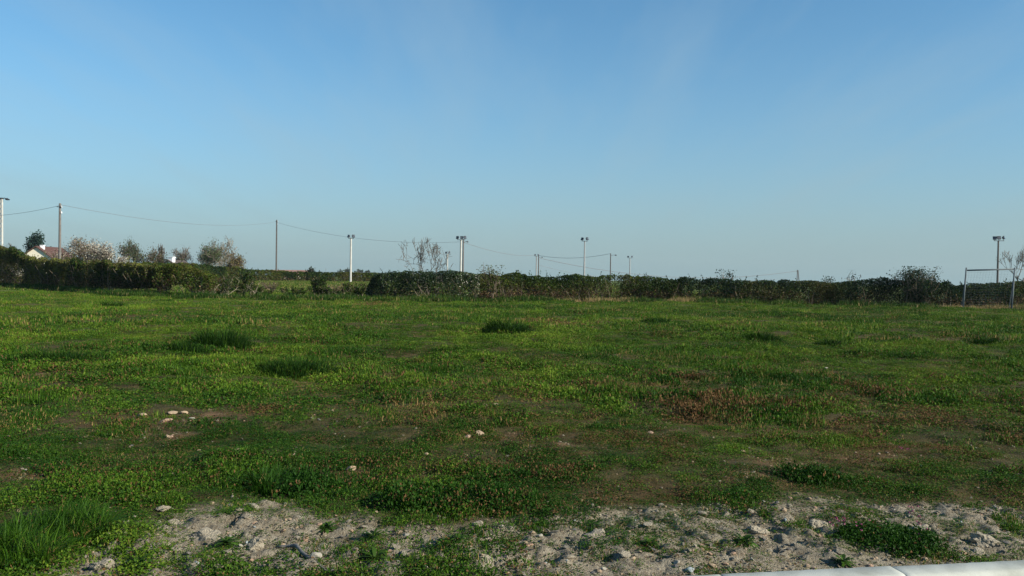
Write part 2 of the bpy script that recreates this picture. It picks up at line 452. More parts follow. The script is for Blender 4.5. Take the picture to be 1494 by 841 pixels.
# ------------------------------------------------------------------ leaf and blade clouds
def rand_dirs(n, r, up=.0):
    d = r.normal(size=(n, 3)); d[:, 2] += up
    return d / np.linalg.norm(d, axis=1, keepdims=True)
def leaf_cloud(pos, size, r, up=.6, aspect=.55, col=None):
    """one folded diamond leaf at each position"""
    n = len(pos); size = np.broadcast_to(size, (n,))[:, None]
    nor = rand_dirs(n, r, up); a = rand_dirs(n, r)
    a = a - nor * (a * nor).sum(1, keepdims=True); a /= np.linalg.norm(a, axis=1, keepdims=True) + 1e-9
    b = np.cross(nor, a)
    v = np.empty((n, 4, 3))
    v[:, 0] = pos - a * size * .5
    v[:, 1] = pos + b * size * aspect * .5 + nor * size * .1
    v[:, 2] = pos + a * size * .5
    v[:, 3] = pos - b * size * aspect * .5 + nor * size * .1
    i = np.arange(n)[:, None] * 4
    tri = np.concatenate([i, i + 1, i + 2, i, i + 2, i + 3], 1)
    c = None if col is None else np.repeat(np.concatenate([col, np.ones((n, 1))], 1), 4, axis=0)
    return v.reshape(-1, 3), tri.ravel(), np.full(2 * n, 3), c
def leaf_mesh(name, pos, size, r, mat, up=.6, aspect=.55, col=None):
    v, lo, sz, c = leaf_cloud(np.asarray(pos), size, r, up, aspect, col)
    return np_mesh(name, v, lo, sz, mat, attrs=None if c is None else {'col': ('FLOAT_COLOR', c)})
def blade_arrays(base, length, width, az, lean, r):
    """curved grass blade: 5 points, a quad and a triangle"""
    n = len(base)
    d = np.stack([np.cos(az), np.sin(az), np.zeros(n)], 1)
    sd = np.stack([-np.sin(az + .6), np.cos(az + .6), np.zeros(n)], 1) * (width * .5)[:, None]
    mid = base + d * (length * lean * .35)[:, None] + np.array([0, 0, 1.]) * (length * .6 * (1 - .3 * lean))[:, None]
    tip = base + d * (length * lean)[:, None] + np.array([0, 0, 1.]) * (length * np.sqrt(np.clip(1 - .85 * lean ** 2, .05, 1)))[:, None]
    v = np.stack([base - sd, base + sd, mid + sd * .8, mid - sd * .8, tip], 1)
    i = np.arange(n)[:, None] * 5
    lo = np.concatenate([i, i + 1, i + 2, i + 3, i + 3, i + 2, i + 4], 1).ravel()
    return v.reshape(-1, 3), lo, np.tile([4, 3], n)
def blade_patch(name, n, radius, lmin, lmax, width, lean, seed, mat, radial=False):
    r = np.random.default_rng(seed)
    a = r.random(n) * 2 * np.pi; q = np.sqrt(r.random(n)) * radius
    base = np.stack([np.cos(a) * q, np.sin(a) * q, np.full(n, -.01)], 1)
    L = lmin + (lmax - lmin) * r.random(n) ** 1.4
    L = L * (1 - .4 * (q / radius) ** 2)
    v, lo, sz = blade_arrays(base, L, width * (.7 + .6 * r.random(n)), a + r.normal(0, .7, n) if radial else r.random(n) * 2 * np.pi, np.clip(r.normal(lean, .25, n), .05, 1.0), r)
    return np_mesh(name, v, lo, sz, mat)
def weed_patch(name, n, radius, hmax, size, seed, mat, up=.9):
    r = np.random.default_rng(seed)
    a = r.random(n) * 2 * np.pi; q = np.sqrt(r.random(n)) * radius
    pos = np.stack([np.cos(a) * q, np.sin(a) * q, .004 + hmax * r.random(n) * (1 - .6 * (q / radius) ** 2)], 1)
    v, lo, sz, _ = leaf_cloud(pos, size * (.6 + .8 * r.random(n)), r, up, .7)
    return np_mesh(name, v, lo, sz, mat)

# ------------------------------------------------------------------ scatter: points in a mesh, instanced by geometry nodes
def scatter(name, sources, pts, rot, scl, idx, tint, dry, label=None):
    coll = bpy.data.collections.new(name + '_pieces')
    for k, me in enumerate(sources):
        coll.objects.link(bpy.data.objects.new('%s_piece_%02d' % (name, k), me))
    n = len(pts)
    me = np_mesh(name, pts, np.zeros(0), np.zeros(0), attrs={
        'rot': ('FLOAT_VECTOR', rot), 'scl': ('FLOAT_VECTOR', scl), 'pick': ('INT', np.asarray(idx, np.int32)),
        'tint': ('FLOAT', np.asarray(tint, np.float32)), 'dry': ('FLOAT', np.asarray(dry, np.float32))})
    o = link(name, me)
    ng = bpy.data.node_groups.new(name + '_nodes', 'GeometryNodeTree')
    ng.interface.new_socket('Geometry', in_out='INPUT', socket_type='NodeSocketGeometry')
    ng.interface.new_socket('Geometry', in_out='OUTPUT', socket_type='NodeSocketGeometry')
    nn, ll = ng.nodes, ng.links
    gi, go = nn.new('NodeGroupInput'), nn.new('NodeGroupOutput')
    ip = nn.new('GeometryNodeInstanceOnPoints'); ci = nn.new('GeometryNodeCollectionInfo')
    ci.inputs['Collection'].default_value = coll
    ci.inputs['Separate Children'].default_value = True; ci.inputs['Reset Children'].default_value = True
    def named(a, t):
        q = nn.new('GeometryNodeInputNamedAttribute'); q.data_type = t; q.inputs['Name'].default_value = a
        return q.outputs['Attribute']
    e2r = nn.new('FunctionNodeEulerToRotation')
    ll.new(named('rot', 'FLOAT_VECTOR'), e2r.inputs[0])
    ll.new(gi.outputs[0], ip.inputs['Points']); ll.new(ci.outputs[0], ip.inputs['Instance'])
    ip.inputs['Pick Instance'].default_value = True
    ll.new(named('pick', 'INT'), ip.inputs['Instance Index'])
    ll.new(e2r.outputs[0], ip.inputs['Rotation']); ll.new(named('scl', 'FLOAT_VECTOR'), ip.inputs['Scale'])
    ll.new(ip.outputs[0], go.inputs[0])
    md = o.modifiers.new('scatter', 'NODES'); md.node_group = ng
    for s_ in sources:
        me.materials.append(s_.materials[0]) if s_.materials[0].name not in [q.name for q in me.materials] else None
    return tag(o, label, kind='stuff')
def sector(n, y0, y1, half=math.radians(42), power=2.0, r=rng):
    """random points in the wedge of ground the camera and its neighbours look over"""
    u = r.random(n); rad = (y0 ** power + u * (y1 ** power - y0 ** power)) ** (1 / power)
    a = (r.random(n) * 2 - 1) * half
    return rad * np.sin(a), rad * np.cos(a)

# ------------------------------------------------------------------ ground sheet to the horizon
def build_ground():
    rad = np.concatenate([np.linspace(1.0, 3.4, 12), np.arange(3.5, 7.2, .022), 7.2 * np.exp(np.linspace(0, math.log(70 / 7.2), 230))[1:],
                          70 * np.exp(np.linspace(0, math.log(6000 / 70), 40))[1:]])
    A = math.radians(44)
    ang = np.concatenate([np.linspace(-A, A, 460), np.linspace(A, 2 * math.pi - A, 60)[1:-1]])
    R, T = np.meshgrid(rad, ang, indexing='ij')
    X, Y = R * np.sin(T), R * np.cos(T)
    x, y = X.ravel(), Y.ravel()
    z = ground_z(x, y)
    z = np.where(y < 2.0, -0.32, z)
    nr, na = R.shape
    i, j = np.meshgrid(np.arange(nr - 1), np.arange(na), indexing='ij')
    j2 = (j + 1) % na
    q = np.stack([i * na + j, i * na + j2, (i + 1) * na + j2, (i + 1) * na + j], -1).reshape(-1, 4)[:, ::-1]
    v = np.stack([x, y, z], 1)
    c = len(v); v = np.concatenate([v, [[0, 0, -.32]]])
    fan = np.stack([np.full(na, c), (np.arange(na) + 1) % na, np.arange(na)], 1)
    x = np.append(x, 0.); y = np.append(y, 0.)
    lo = np.concatenate([q.ravel(), fan.ravel()]); sz = np.concatenate([np.full(len(q), 4), np.full(na, 3)])
    inn = (y > 2) & (y < 62)
    xs, ys = np.where(inn, x, 0), np.where(inn, y, 30)
    me = np_mesh('meadow_ground', v, lo, sz, M_GROUND, True, {
        'sand': ('FLOAT', np.where(inn, np.clip(sand_mask(xs, ys) * (.55 + .9 * fbm(xs * 5, ys * 5, 12)), 0, 1), 0).astype(np.float32)),
        'soil': ('FLOAT', np.where(inn, soil_mask(xs, ys), 0).astype(np.float32)),
        'red': ('FLOAT', np.where(inn, red_mask(xs, ys) * .8, 0).astype(np.float32)),
        'far': ('FLOAT', sstep(25, 60, y).astype(np.float32))})
    o = link('meadow_ground', me)
    tag(o, 'rough grassy meadow with sandy bare earth along its near edge', kind='structure')
build_ground()

# road in front of the kerb (below the picture) and the kerb itself
KDIR = Vector((1, KB, 0)).normalized(); KNOR = Vector((-KDIR.y, KDIR.x, 0))
def kpt(along, across, z):
    return Vector((0, KA, 0)) + KDIR * along + KNOR * across + Vector((0, 0, z))
mb = MB()
mb.poly([kpt(-40, -.16, -.115), kpt(40, -.16, -.115), kpt(40, -6.2, -.115), kpt(-40, -6.2, -.115)], [(3, 2, 1, 0)])
tag(mb.build('road', M_ASPHALT), 'grey asphalt road in front of the kerb', kind='structure')
kerb = bpy.data.objects.new('kerb', None); root_coll.objects.link(kerb)
tag(kerb, 'pale concrete kerb along the near edge of the meadow', kind='structure')
kerb.location = kpt(0, 0, 0); kerb.rotation_euler = (0, 0, math.atan(KB))
def kerb_profile():
    pts = [(0.0, -.30), (0.0, .012), (-.006, .018)]
    for k in range(7):
        a = math.pi / 2 * k / 6
        pts.append((-.12 - .045 * math.sin(a), .018 - .045 + .045 * math.cos(a)))
    pts += [(-.172, -.13), (-.175, -.30)]
    return pts
def kerb_stone(L):
    m = MB(); pr = kerb_profile(); n = len(pr); N = 24
    xs = [0.0, .004] + [L * k / N for k in range(1, N)] + [L - .004, L]
    r = np.random.default_rng(int(L * 100))
    V, F = [], []
    for i, x in enumerate(xs):
        inset = .003 if i in (0, len(xs) - 1) else 0
        for (a, z) in pr:
            j = .0022 * (r.random() - .5)
            V.append((x, a * (1 - inset / .16) + j, z - (inset if z > -.1 else 0) + j))
    for i in range(len(xs) - 1):
        for k in range(n - 1):
            F.append((i * n + k, (i + 1) * n + k, (i + 1) * n + k + 1, i * n + k + 1))
    F.append(tuple(range(n))); F.append(tuple(len(V) - n + k for k in range(n))[::-1])
    m.poly(V, F)
    return m.mesh('kerb_stone', M_KERB, True)
kme = kerb_stone(.994)
joint = G(1297, 825, .018)
j_along = (joint - Vector((0, KA, 0))).dot(KDIR)
for k in range(-9, 6):
    link('kerb_stone', kme, kerb, (j_along + k * 1.0 + .003, 0, .0015 * (k % 3)))

# ------------------------------------------------------------------ where single stones and clods lie (photo x, y, width, height)
TUFTS = [
    (737, 480, 74, 19, 'rounded dark green grass tuft alone in the middle of the meadow', 1500, .013),
    (322, 499, 84, 25, 'large dark grass tuft rising left of the middle, bushiest of the meadow', 1700, .011),
    (265, 509, 60, 14, 'lower green grass tuft at the left foot of the bushiest dark tuft', 800, .011),
    (430, 534, 130, 22, 'broad low clump of dark grass beside a bare brown patch, right of the bushiest tuft', 1700, .010),
    (1110, 492, 58, 13, 'wide low green tuft in the right half of the meadow between two smaller ones', 900, .014),
    (1438, 497, 44, 11, 'dark green grass tuft near the right end of the meadow, in line with the goal', 700, .014),
    (955, 468, 48, 9, 'small flat grass tuft right of the rounded central tuft', 700, .017),
    (165, 446, 46, 8, 'small dark tuft in the far left of the meadow below the tall hedge', 600, .020),
    (90, 524, 150, 16, 'long ragged strip of taller grass near the left edge of the meadow', 1700, .011),
    (1218, 495, 60, 9, 'thin dark grass tuft just right of the wide low tuft', 600, .014),
]
ST = [
    (242, 609, 18, 9, 'largest squarish tan stone of the pale group in the left meadow', M_STONE_PINK),
    (208, 602, 13, 7, 'tan stone set apart to the left of the pale group in the left meadow', M_STONE),
    (252, 600, 14, 5, 'flat tan stone behind the largest squarish stone', M_STONE),
    (269, 600, 10, 6, 'rounded tan stone at the far right of the pale group in the left meadow', M_STONE),
    (280, 608, 9, 4, 'small white stone right of the largest squarish stone', M_STONE_WHITE),
    (272, 687, 20, 8, 'flat tan slab of a pair in the near left meadow', M_STONE),
    (253, 686, 11, 7, 'brownish stone left of the flat tan slab', M_STONE_PINK),
    (511, 681, 17, 10, 'bright angular tan stone left of centre in the near meadow', M_STONE),
    (347, 659, 12, 5, 'flat pale stone midway between the tan slab and the angular stone', M_STONE),
    (291, 650, 6, 8, 'upright small tan stone behind the flat tan slab', M_STONE),
    (427, 665, 10, 6, 'small pale broken stone left of the bright angular stone', M_STONE),
    (680, 638, 12, 6, 'reddish tan stone in the middle meadow, left one of a pair', M_STONE_PINK),
    (702, 634, 16, 5, 'flat pale stone in the middle meadow, right one of a pair', M_STONE),
    (707, 596, 9, 7, 'pale stone with a dark shaded side in the middle meadow', M_STONE),
    (723, 593, 8, 6, 'small tan stone just behind the stone with a dark side', M_STONE),
    (622, 660, 8, 5, 'small round pale stone in the grass left of centre', M_STONE),
    (949, 632, 9, 5, 'lone pale pink stone right of centre', M_STONE_PINK),
    (1084, 660, 7, 6, 'lone tan stone in the right meadow', M_STONE_PINK),
    (1205, 533, 6, 4, 'far pale stone in the right meadow beside a bare streak', M_STONE_WHITE),
    (89, 693, 6, 4, 'small cream stone near the left edge of the meadow', M_STONE_WHITE),
    (485, 598, 6, 4, 'small pale stone in the meadow below the broad dark clump', M_STONE),
    (245, 632, 7, 5, 'small tan stone in front of the pale group in the left meadow', M_STONE),
]
ST2 = [
    (988, 822, 11, 9, 'round white pebble stone close to the left end of the kerb', M_STONE_WHITE),
    (1006, 830, 13, 9, 'blue grey stone touching the left end of the kerb', M_STONE_BLUE),
    (881, 829, 10, 7, 'white stone by the bottom edge right of centre', M_STONE_WHITE),
    (788, 782, 8, 6, 'small white stone on sand right of centre', M_STONE_WHITE),
    (923, 817, 10, 7, 'pale stone on sand under a dark hollow right of centre', M_STONE),
    (582, 776, 9, 6, 'tan stone, left one of two on gravelly sand near the centre', M_STONE),
    (592, 780, 10, 6, 'cream stone, right one of two on gravelly sand near the centre', M_STONE_WHITE),
    (489, 815, 7, 8, 'little yellowish stone right of the dark root', M_STONE),
    (461, 815, 16, 19, 'upright pale flake of stone behind the dark root', M_STONE_WHITE),
    (375, 826, 12, 8, 'dark grey stone left of the dark root', M_STONE_DARK),
    (712, 740, 6, 4, 'white pebble in grass above the sand right of centre', M_STONE_WHITE),
    (725, 729, 5, 3, 'tiny white pebble behind another one in the grass right of centre', M_STONE_WHITE),
    (1040, 823, 12, 8, 'tan stone lying against the kerb between its left end and the joint', M_STONE),
    (1405, 806, 10, 6, 'pinkish stone on the earth behind the right part of the kerb', M_STONE_PINK),
]
CL = [
    (372, 789, 40, 28, 'largest pale clod of dry earth with a dark hollow on its left'),
    (255, 760, 26, 12, 'grey earth clod in the left part of the sandy strip'),
    (238, 742, 24, 9, 'flat pinkish clod at the upper left of the sandy strip'),
    (300, 778, 46, 14, 'long pale ridge clod left of the largest clod'),
    (150, 824, 40, 16, 'tan crumbling clod beside the long grass at bottom left'),
    (1195, 760, 34, 18, 'earth clod with a dark hollow in the right part of the sandy strip'),
    (1437, 786, 44, 26, 'rounded clod casting a black hollow near the right edge'),
    (1108, 770, 36, 16, 'clod with dark shaded left side above the kerb end'),
    (870, 778, 36, 10, 'low grey clod on the sandy strip right of centre'),
    (697, 762, 24, 10, 'brown clod at the top of the sandy strip near the centre'),
    (1340, 770, 36, 12, 'pale clod beside weeds in the right part of the sandy strip'),
]
# ------------------------------------------------------------------ meadow plants
G_DARK, G_MID, G_LIGHT = (.018, .058, .004), (.058, .128, .008), (.125, .190, .016)
M_GRASS = grass_mat('grass_blade', G_DARK, G_MID, G_LIGHT, (.24, .165, .06))
M_WEED = grass_mat('weed_leaf', (.016, .052, .005), (.056, .120, .009), (.130, .190, .018), (.12, .068, .028), spec=.10)

def build_plants():
    grass_src = [blade_patch('grass_near_%d' % k, 52, .085, .02, .06, .0042, .55, 100 + k, M_GRASS) for k in range(3)] + \
                [blade_patch('grass_long_%d' % k, 60, .07, .10, .27, .0055, .72, 110 + k, M_GRASS, True) for k in range(2)] + \
                [blade_patch('grass_mid_%d' % k, 80, .17, .03, .095, .0085, .5, 120 + k, M_GRASS) for k in range(3)] + \
                [blade_patch('grass_far_%d' % k, 130, .45, .04, .12, .019, .45, 130 + k, M_GRASS) for k in range(3)]
    weed_src = [weed_patch('weed_near_%d' % k, 60, .085, .045, .0145, 200 + k, M_WEED) for k in range(3)] + \
               [weed_patch('weed_mid_%d' % k, 80, .16, .07, .025, 210 + k, M_WEED) for k in range(3)] + \
               [weed_patch('weed_far_%d' % k, 130, .42, .07, .036, 220 + k, M_WEED) for k in range(3)]
    r = np.random.default_rng(3)
    zones = [(3.6, 10.5, 36000, 'near'), (8.5, 27.0, 44000, 'mid'), (22.0, 62.0, 28000, 'far')]
    GP, WP = [], []
    for y0, y1, n, z in zones:
        x, y = sector(n, y0, y1, r=r, power=1.7 if z == 'near' else 1.6)
        # zones overlap; thin each one out where the next takes over
        rad = np.hypot(x, y)
        keep = np.ones(n, bool)
        if z != 'far': keep &= r.random(n) < sstep(y1, y1 * .8, rad)
        if z != 'near': keep &= r.random(n) < sstep(y0, y0 * 1.25, rad)
        s = kerb_dist(x, y)
        keep &= s > .03
        x, y, s = x[keep], y[keep], s[keep]
        sand, soil, red, tall = sand_mask(x, y), soil_mask(x, y), red_mask(x, y), tall_mask(x, y)
        clump = fbm(x * 1.6, y * 1.6, 14, 3)
        sandclump = sstep(.35, .45, .65 * fbm(x * 3.3, y * 3.3, 15, 4) + .35 * fbm(x * 9, y * 9, 30, 2) + .2 * np.clip(tall, 0, 1) ) * (.55 + .45 * r.random(len(x))) * (1 - .86 * sstep(.25, .6, bare_mask(x, y) + .5 * (fbm(x * 6, y * 6, 36, 2) - .5)))
        p = 1.0 - .88 * sand * (1 - .95 * sandclump) - .66 * soil - .18 * red
        p *= .30 + 1.3 * sstep(.3, .66, clump)
        gap = .45 * fbm(x * 3.1, y * 2.3, 27, 3) + .55 * fbm(x * 8, y * 7, 29, 3) - .10 * np.exp(-((x - 1.5) / 5) ** 2 - ((y - 9) / 4.5) ** 2)
        p *= .34 + .66 * sstep(.32, .44, gap)
        for t in ST + ST2 + CL:                              # no plants growing through a stone
            c = G(t[0], t[1] + t[3] * .4); w_ = t[2] / FPX * c.y * .62
            p = np.where(((x - c.x) ** 2 + ((y - c.y + .25 * w_) / 1.5) ** 2) < w_ * w_, 0, p)
        for t in TUFTS:                                      # the tufts stand on their own ground
            c = G(t[0], t[1] + t[3] * .35); w_ = t[2] / FPX * c.y * .46
            p = np.where(((x - c.x) / w_) ** 2 + ((y - c.y) / (w_ * .7)) ** 2 < 1, p * .35, p)
        kp = r.random(len(x)) < p
        x, y, s, sand, soil, red, tall, clump = [a[kp] for a in (x, y, s, sand, soil, red, tall, clump)]
        m = len(x)
        big = fbm(x * .22, y * .22, 16, 3)
        dist = np.hypot(x, y)
        hgt = .45 + 1.5 * sstep(.42, .66, fbm(x * .9, y * .9, 17, 4)) ** 1.3 + .9 * np.clip(tall, 0, 1)
        hgt *= .35 + 1.3 * sstep(.3, .7, fbm(x * 3.4, y * 3.4, 26, 2))
        hgt *= (1 - .5 * soil) * (1 - .4 * np.clip(sand, 0, 1)) * (1 - .35 * red)
        hgt = np.minimum(hgt, np.where(sand > .3, 1.1, np.where(dist < 9, 1.7, 1.9)))
        tint = .34 + 1.1 * (big - .5) + 1.1 * (fbm(x * 1.1, y * 1.1, 18, 4) - .5) + .16 * sand - .50 * np.clip(tall, 0, 1) - .10 * np.exp(-((x - 1.5) / 5) ** 2 - ((y - 8.) / 3.5) ** 2) + .16 * sstep(14, 40, dist)
        tint += .10 * sstep(-5, -16, x) - .14 * sstep(3, 16, x) + .05 * sstep(-4, 3, x) * sstep(25, 8, y) + .10 * r.normal(size=m)
        dry = np.clip(.025 + .12 * np.exp(-((x - 2.0) / 5) ** 2 - ((y - 8.5) / 3.5) ** 2) + .3 * red + .35 * soil + .06 * sand + .25 * sstep(.52, .7, fbm(x * .9, y * .9, 19)), 0, .7)
        zz = ground_z(x, y)
        isw = r.random(m) < np.clip(.55 + 1.0 * (fbm(x * .8, y * .8, 22, 3) - .5) - .6 * np.clip(tall, 0, 1), .08, .92)
        rot = np.stack([r.normal(0, .09, m), r.normal(0, .09, m), r.random(m) * 2 * np.pi], 1)
        sc = hgt * (.75 + .5 * r.random(m))
        scl = np.stack([.85 + .4 * r.random(m), .85 + .4 * r.random(m), sc], 1)
        off_g = {'near': 0, 'mid': 5, 'far': 8}[z]; off_w = {'near': 0, 'mid': 3, 'far': 6}[z]
        ig = off_g + r.integers(0, 3, m)
        if z == 'near':
            longm = (tall > .75) & (x < -1.7) & (r.random(m) < .8)
            ig = np.where(longm, 3 + r.integers(0, 2, m), ig)
            isw &= ~longm
            lush = (tall > .45) & (x > -1.7) & (y < 9)            # dark leafy clumps just above the sand
            isw |= lush; scl[lush] *= np.array([1.25, 1.25, 1.5])
            tint = np.where(lush, tint - .16, tint)
            scl[longm, 2] = .65 + .5 * r.random(longm.sum())
        iw = off_w + r.integers(0, 3, m)
        pos = np.stack([x, y, zz], 1)
        redw = np.clip(red * 1.35 + .25 * soil + .55 * np.exp(-((x - 2.5) / 5.5) ** 2 - ((y - 9.5) / 4.5) ** 2) * sstep(.40, .6, fbm(x * 1.7, y * 1.7, 28, 3)) + .01 + .2 * sstep(.55, .75, fbm(x * 1.3, y * 1.3, 24)), 0, .8)
        GP.append([a[~isw] for a in (pos, rot, scl, ig, tint, dry)])
        WP.append([a[isw] for a in (pos, rot, scl, iw, tint, redw)])
    # tiny creeping plants, thickest where the turf is thin
    n = 60000
    x, y = sector(n, 3.7, 24.0, r=r, power=1.25)
    s = kerb_dist(x, y)
    sand, soil, red = sand_mask(x, y), soil_mask(x, y), red_mask(x, y)
    p = np.clip(.35 + .6 * soil + .3 * red, 0, 1) * sstep(.36, .56, fbm(x * 5, y * 5, 33, 3)) * (1 - .45 * sand)
    kp = (r.random(n) < p) & (s > .03)
    x, y, soil, red = x[kp], y[kp], soil[kp], red[kp]; m = len(x)
    tint = .38 + .9 * (fbm(x * 1.3, y * 1.3, 34, 3) - .5) + .12 * r.normal(size=m)
    sc = (.35 + .4 * r.random(m)) * (1 + .5 * sstep(9, 18, y))
    WP.append([np.stack([x, y, ground_z(x, y)], 1), np.stack([np.zeros(m), np.zeros(m), r.random(m) * 6.28], 1),
               np.stack([sc, sc, .5 * sc], 1), r.integers(0, 3, m), tint, np.clip(.15 + .6 * red + .35 * soil + .25 * np.exp(-((x - 2.5) / 5.5) ** 2 - ((y - 9.5) / 4.5) ** 2), 0, .85)])
    cat = lambda L: [np.concatenate([q[k] for q in L]) for k in range(6)]
    scatter('grass', grass_src, *cat(GP), label='short uneven meadow grass covering the field')
    scatter('ground_weeds', weed_src, *cat(WP), label='low leafy weeds and clover mixed through the grass')
build_plants()

# taller bank grass along the foot of the hedges, with straw here and there
HEDGE_FOOT = [(-260, 406), (0, 418), (70, 423), (160, 431), (230, 435), (300, 437), (420, 438), (520, 440), (620, 441), (760, 440), (900, 441), (1050, 444), (1200, 447), (1340, 450), (1420, 451), (1494, 452), (1800, 455)]
def foot_points(n, r, lo_off=-1.3, hi_off=.8):
    g = [G(a, b) for a, b in HEDGE_FOOT]
    seg = [(g[i], g[i + 1]) for i in range(len(g) - 1)]
    L = np.array([(b - a).length for a, b in seg]); k = r.choice(len(seg), n, p=L / L.sum()); t = r.random(n)
    a = np.array([tuple(q[0]) for q in seg])[k]; b = np.array([tuple(q[1]) for q in seg])[k]
    p = a + (b - a) * t[:, None]
    p[:, 1] += lo_off + (hi_off - lo_off) * r.random(n)
    return p[:, 0], p[:, 1]
def build_bank():
    r = np.random.default_rng(5)
    M_BANK = grass_mat('bank_blade', (.018, .052, .006), (.045, .095, .010), (.11, .14, .018), (.30, .22, .10))
    src = [blade_patch('bank_%d' % k, 90, .4, .16, .42, .024, .4, 300 + k, M_BANK) for k in range(4)]
    n = 7000
    x, y = foot_points(n, r)
    kp = fbm(x * .5, y * .5, 41, 3) > .36
    x, y = x[kp], y[kp]; m = len(x)
    z = ground_z(x, y)
    tint = .12 + .9 * (fbm(x * .3, y * .3, 42, 3) - .5) + .1 * r.normal(size=m)
    dry = np.clip(.03 + .9 * sstep(.52, .68, fbm(x * .45, y * .45, 43, 3)) * sstep(-6, 4, x), 0, .75)
    scl = np.stack([np.ones(m), np.ones(m), (.6 + .9 * r.random(m)) * (.5 + 1.0 * fbm(x * .5, y * .5, 44))], 1)
    rot = np.stack([r.normal(0, .1, m), r.normal(0, .1, m), r.random(m) * 6.28], 1)
    scatter('bank_grass', src, np.stack([x, y, z], 1), rot, scl, r.integers(0, 4, m), tint, dry, label='taller dark green and straw grass along the foot of the hedges')
    # pasture beyond the gaps
    n = 9000
    x = r.uniform(-95, 20, n); y = r.uniform(58, 150, n)
    src2 = [blade_patch('pasture_%d' % k, 70, 1.0, .08, .2, .07, .45, 320 + k, M_BANK) for k in range(3)]
    tint = .62 + .5 * (fbm(x * .06, y * .06, 45, 3) - .5) + .08 * r.normal(size=n)
    scatter('pasture_grass', src2, np.stack([x, y, ground_z(x, y)], 1), np.stack([np.zeros(n), np.zeros(n), r.random(n) * 6.28], 1),
            np.stack([np.ones(n), np.ones(n), .5 + r.random(n)], 1), r.integers(0, 3, n), tint, np.full(n, .08), label='lit green pasture seen through the gaps of the hedge')
build_bank()

# ------------------------------------------------------------------ separate tufts of taller grass and weeds
M_TUFT = colattr_mat('tuft_blade', trans=.35, rough=.65, spec=.05, lo=.55, hi=1.5)
def grass_tuft(px, py, wpx, hpx, label, n=900, col=(.012, .036, .005), width=.010, seed=0, lean=.45):
    c = G(px, py + hpx * .35); d = c.y
    W = 1.15 * wpx / FPX * d; H = 1.4 * hpx / FPX * d
    r = np.random.default_rng(500 + seed)
    a = r.random(n) * 2 * np.pi; q = np.sqrt(r.random(n)) * (.8 + .35 * r.random(n))
    bx = np.cos(a) * q * W * .5; by = np.sin(a) * q * W * .34
    env = np.clip(1 - .75 * q ** 2, .15, 1) * (.6 + .7 * fbm(bx * 5 / W + 3, by * 5 / W + 7, seed, 3))
    L = H * env * (.55 + .6 * r.random(n)) * 1.15
    base = np.stack([bx, by, ground_z(bx + c.x, by + c.y) - .015], 1)
    v, lo, sz = blade_arrays(base, L, width * (.7 + .6 * r.random(n)), a + r.normal(0, .9, n), np.clip(r.normal(lean + .12, .22, n), .05, 1), r)
    cc = np.array(col)[None] * (1 + .25 * r.normal(size=(n, 1)))
    li = r.random(n) < .14; cc[li] = cc[li] * 2.2 + np.array([.02, .02, 0])
    cc = np.clip(cc, .003, .5)
    cc = np.repeat(np.concatenate([cc, np.ones((n, 1))], 1), 5, 0)
    me = np_mesh('blades', v, lo, sz, M_TUFT, attrs={'col': ('FLOAT_COLOR', cc)})
    e = empty('grass_tuft', (c.x, c.y, 0), label, 'grass tuft', 'taller tufts standing out of the meadow')
    tag(link('blades', me, e), kind='stuff')
for k, t in enumerate(TUFTS):
    grass_tuft(*t[:5], n=int(t[5] * 1.2), width=t[6], seed=k)

# leafy rosettes on the sand
def weed_plant(px, py, size, label, seed, n=26, col=(.032, .068, .010)):
    c = G(px, py); r = np.random.default_rng(700 + seed)
    V, LO, SZ, C = [], [], [], []
    off = 0
    for k in range(n):
        az = k * 2.4 + r.normal(0, .2); L = size * (.45 + .6 * r.random()); el = .12 + .8 * (k / n) + .2 * r.random(); w = L * .10
        d = np.array([math.cos(az), math.sin(az), 0]); s = np.array([-math.sin(az), math.cos(az), 0])
        prof = [(0, .25), (.3, .7), (.55, 1.0), (.8, .75), (1, .05)]
        pts = []
        for t, ww in prof:
            z = L * (t * math.sin(el) - .45 * t * t) + .012
            jag = 1 + .35 * r.normal()
            p = d * L * t * math.cos(el) + np.array([0, 0, max(z, .006)])
            pts += [p - s * w * ww * jag, p + s * w * ww * jag + np.array([0, 0, .1 * w])]
        V += pts
        for q in range(len(prof) - 1):
            LO += [off + 2 * q, off + 2 * q + 1, off + 2 * q + 3, off + 2 * q + 2]; SZ.append(4)
        cc = np.clip(np.array(col) * (1 + .3 * r.normal()), .01, .3)
        C += [list(cc) + [1]] * len(pts); off += len(pts)
    me = np_mesh('weed_plant', np.array(V), LO, SZ, M_LEAF, attrs={'col': ('FLOAT_COLOR', np.array(C))})
    z = float(ground_z(np.array([c.x]), np.array([c.y]))[0])
    return tag(link('weed_plant', me, None, (c.x, c.y, z)), label, 'weed', 'leafy weeds rooted in the bare sand')
WEEDS = [
    (545, 786, .10, 'jagged leafy weed in the sand, farther of a pair left of centre'),
    (547, 817, .13, 'larger leafy weed near the bottom edge, nearer of a pair left of centre'),
    (476, 772, .11, 'bushy green weed just above the dark curved root'),
    (652, 800, .10, 'small green weed on bare sand at bottom centre'),
    (668, 800, .07, 'tiny green weed touching the right side of the small bottom centre weed'),
    (200, 826, .13, 'dark leafy weed beside the clump of long grass at bottom left'),
    (1086, 792, .12, 'green weed by the left end of the pale kerb, under a dark hollow'),
    (948, 798, .09, 'dark little weed among stones near the left end of the kerb'),
    (1230, 822, .09, 'small bright weed touching the kerb edge right of the joint'),
    (708, 803, .06, 'lone tiny weed on sand right of bottom centre'),
    (330, 796, .12, 'dark broad weed on the shaded side of the largest pale clod'),
]
for k, (a, b, s, lab) in enumerate(WEEDS):
    weed_plant(a, b, s, lab, k, n=34 + (k * 7) % 16)

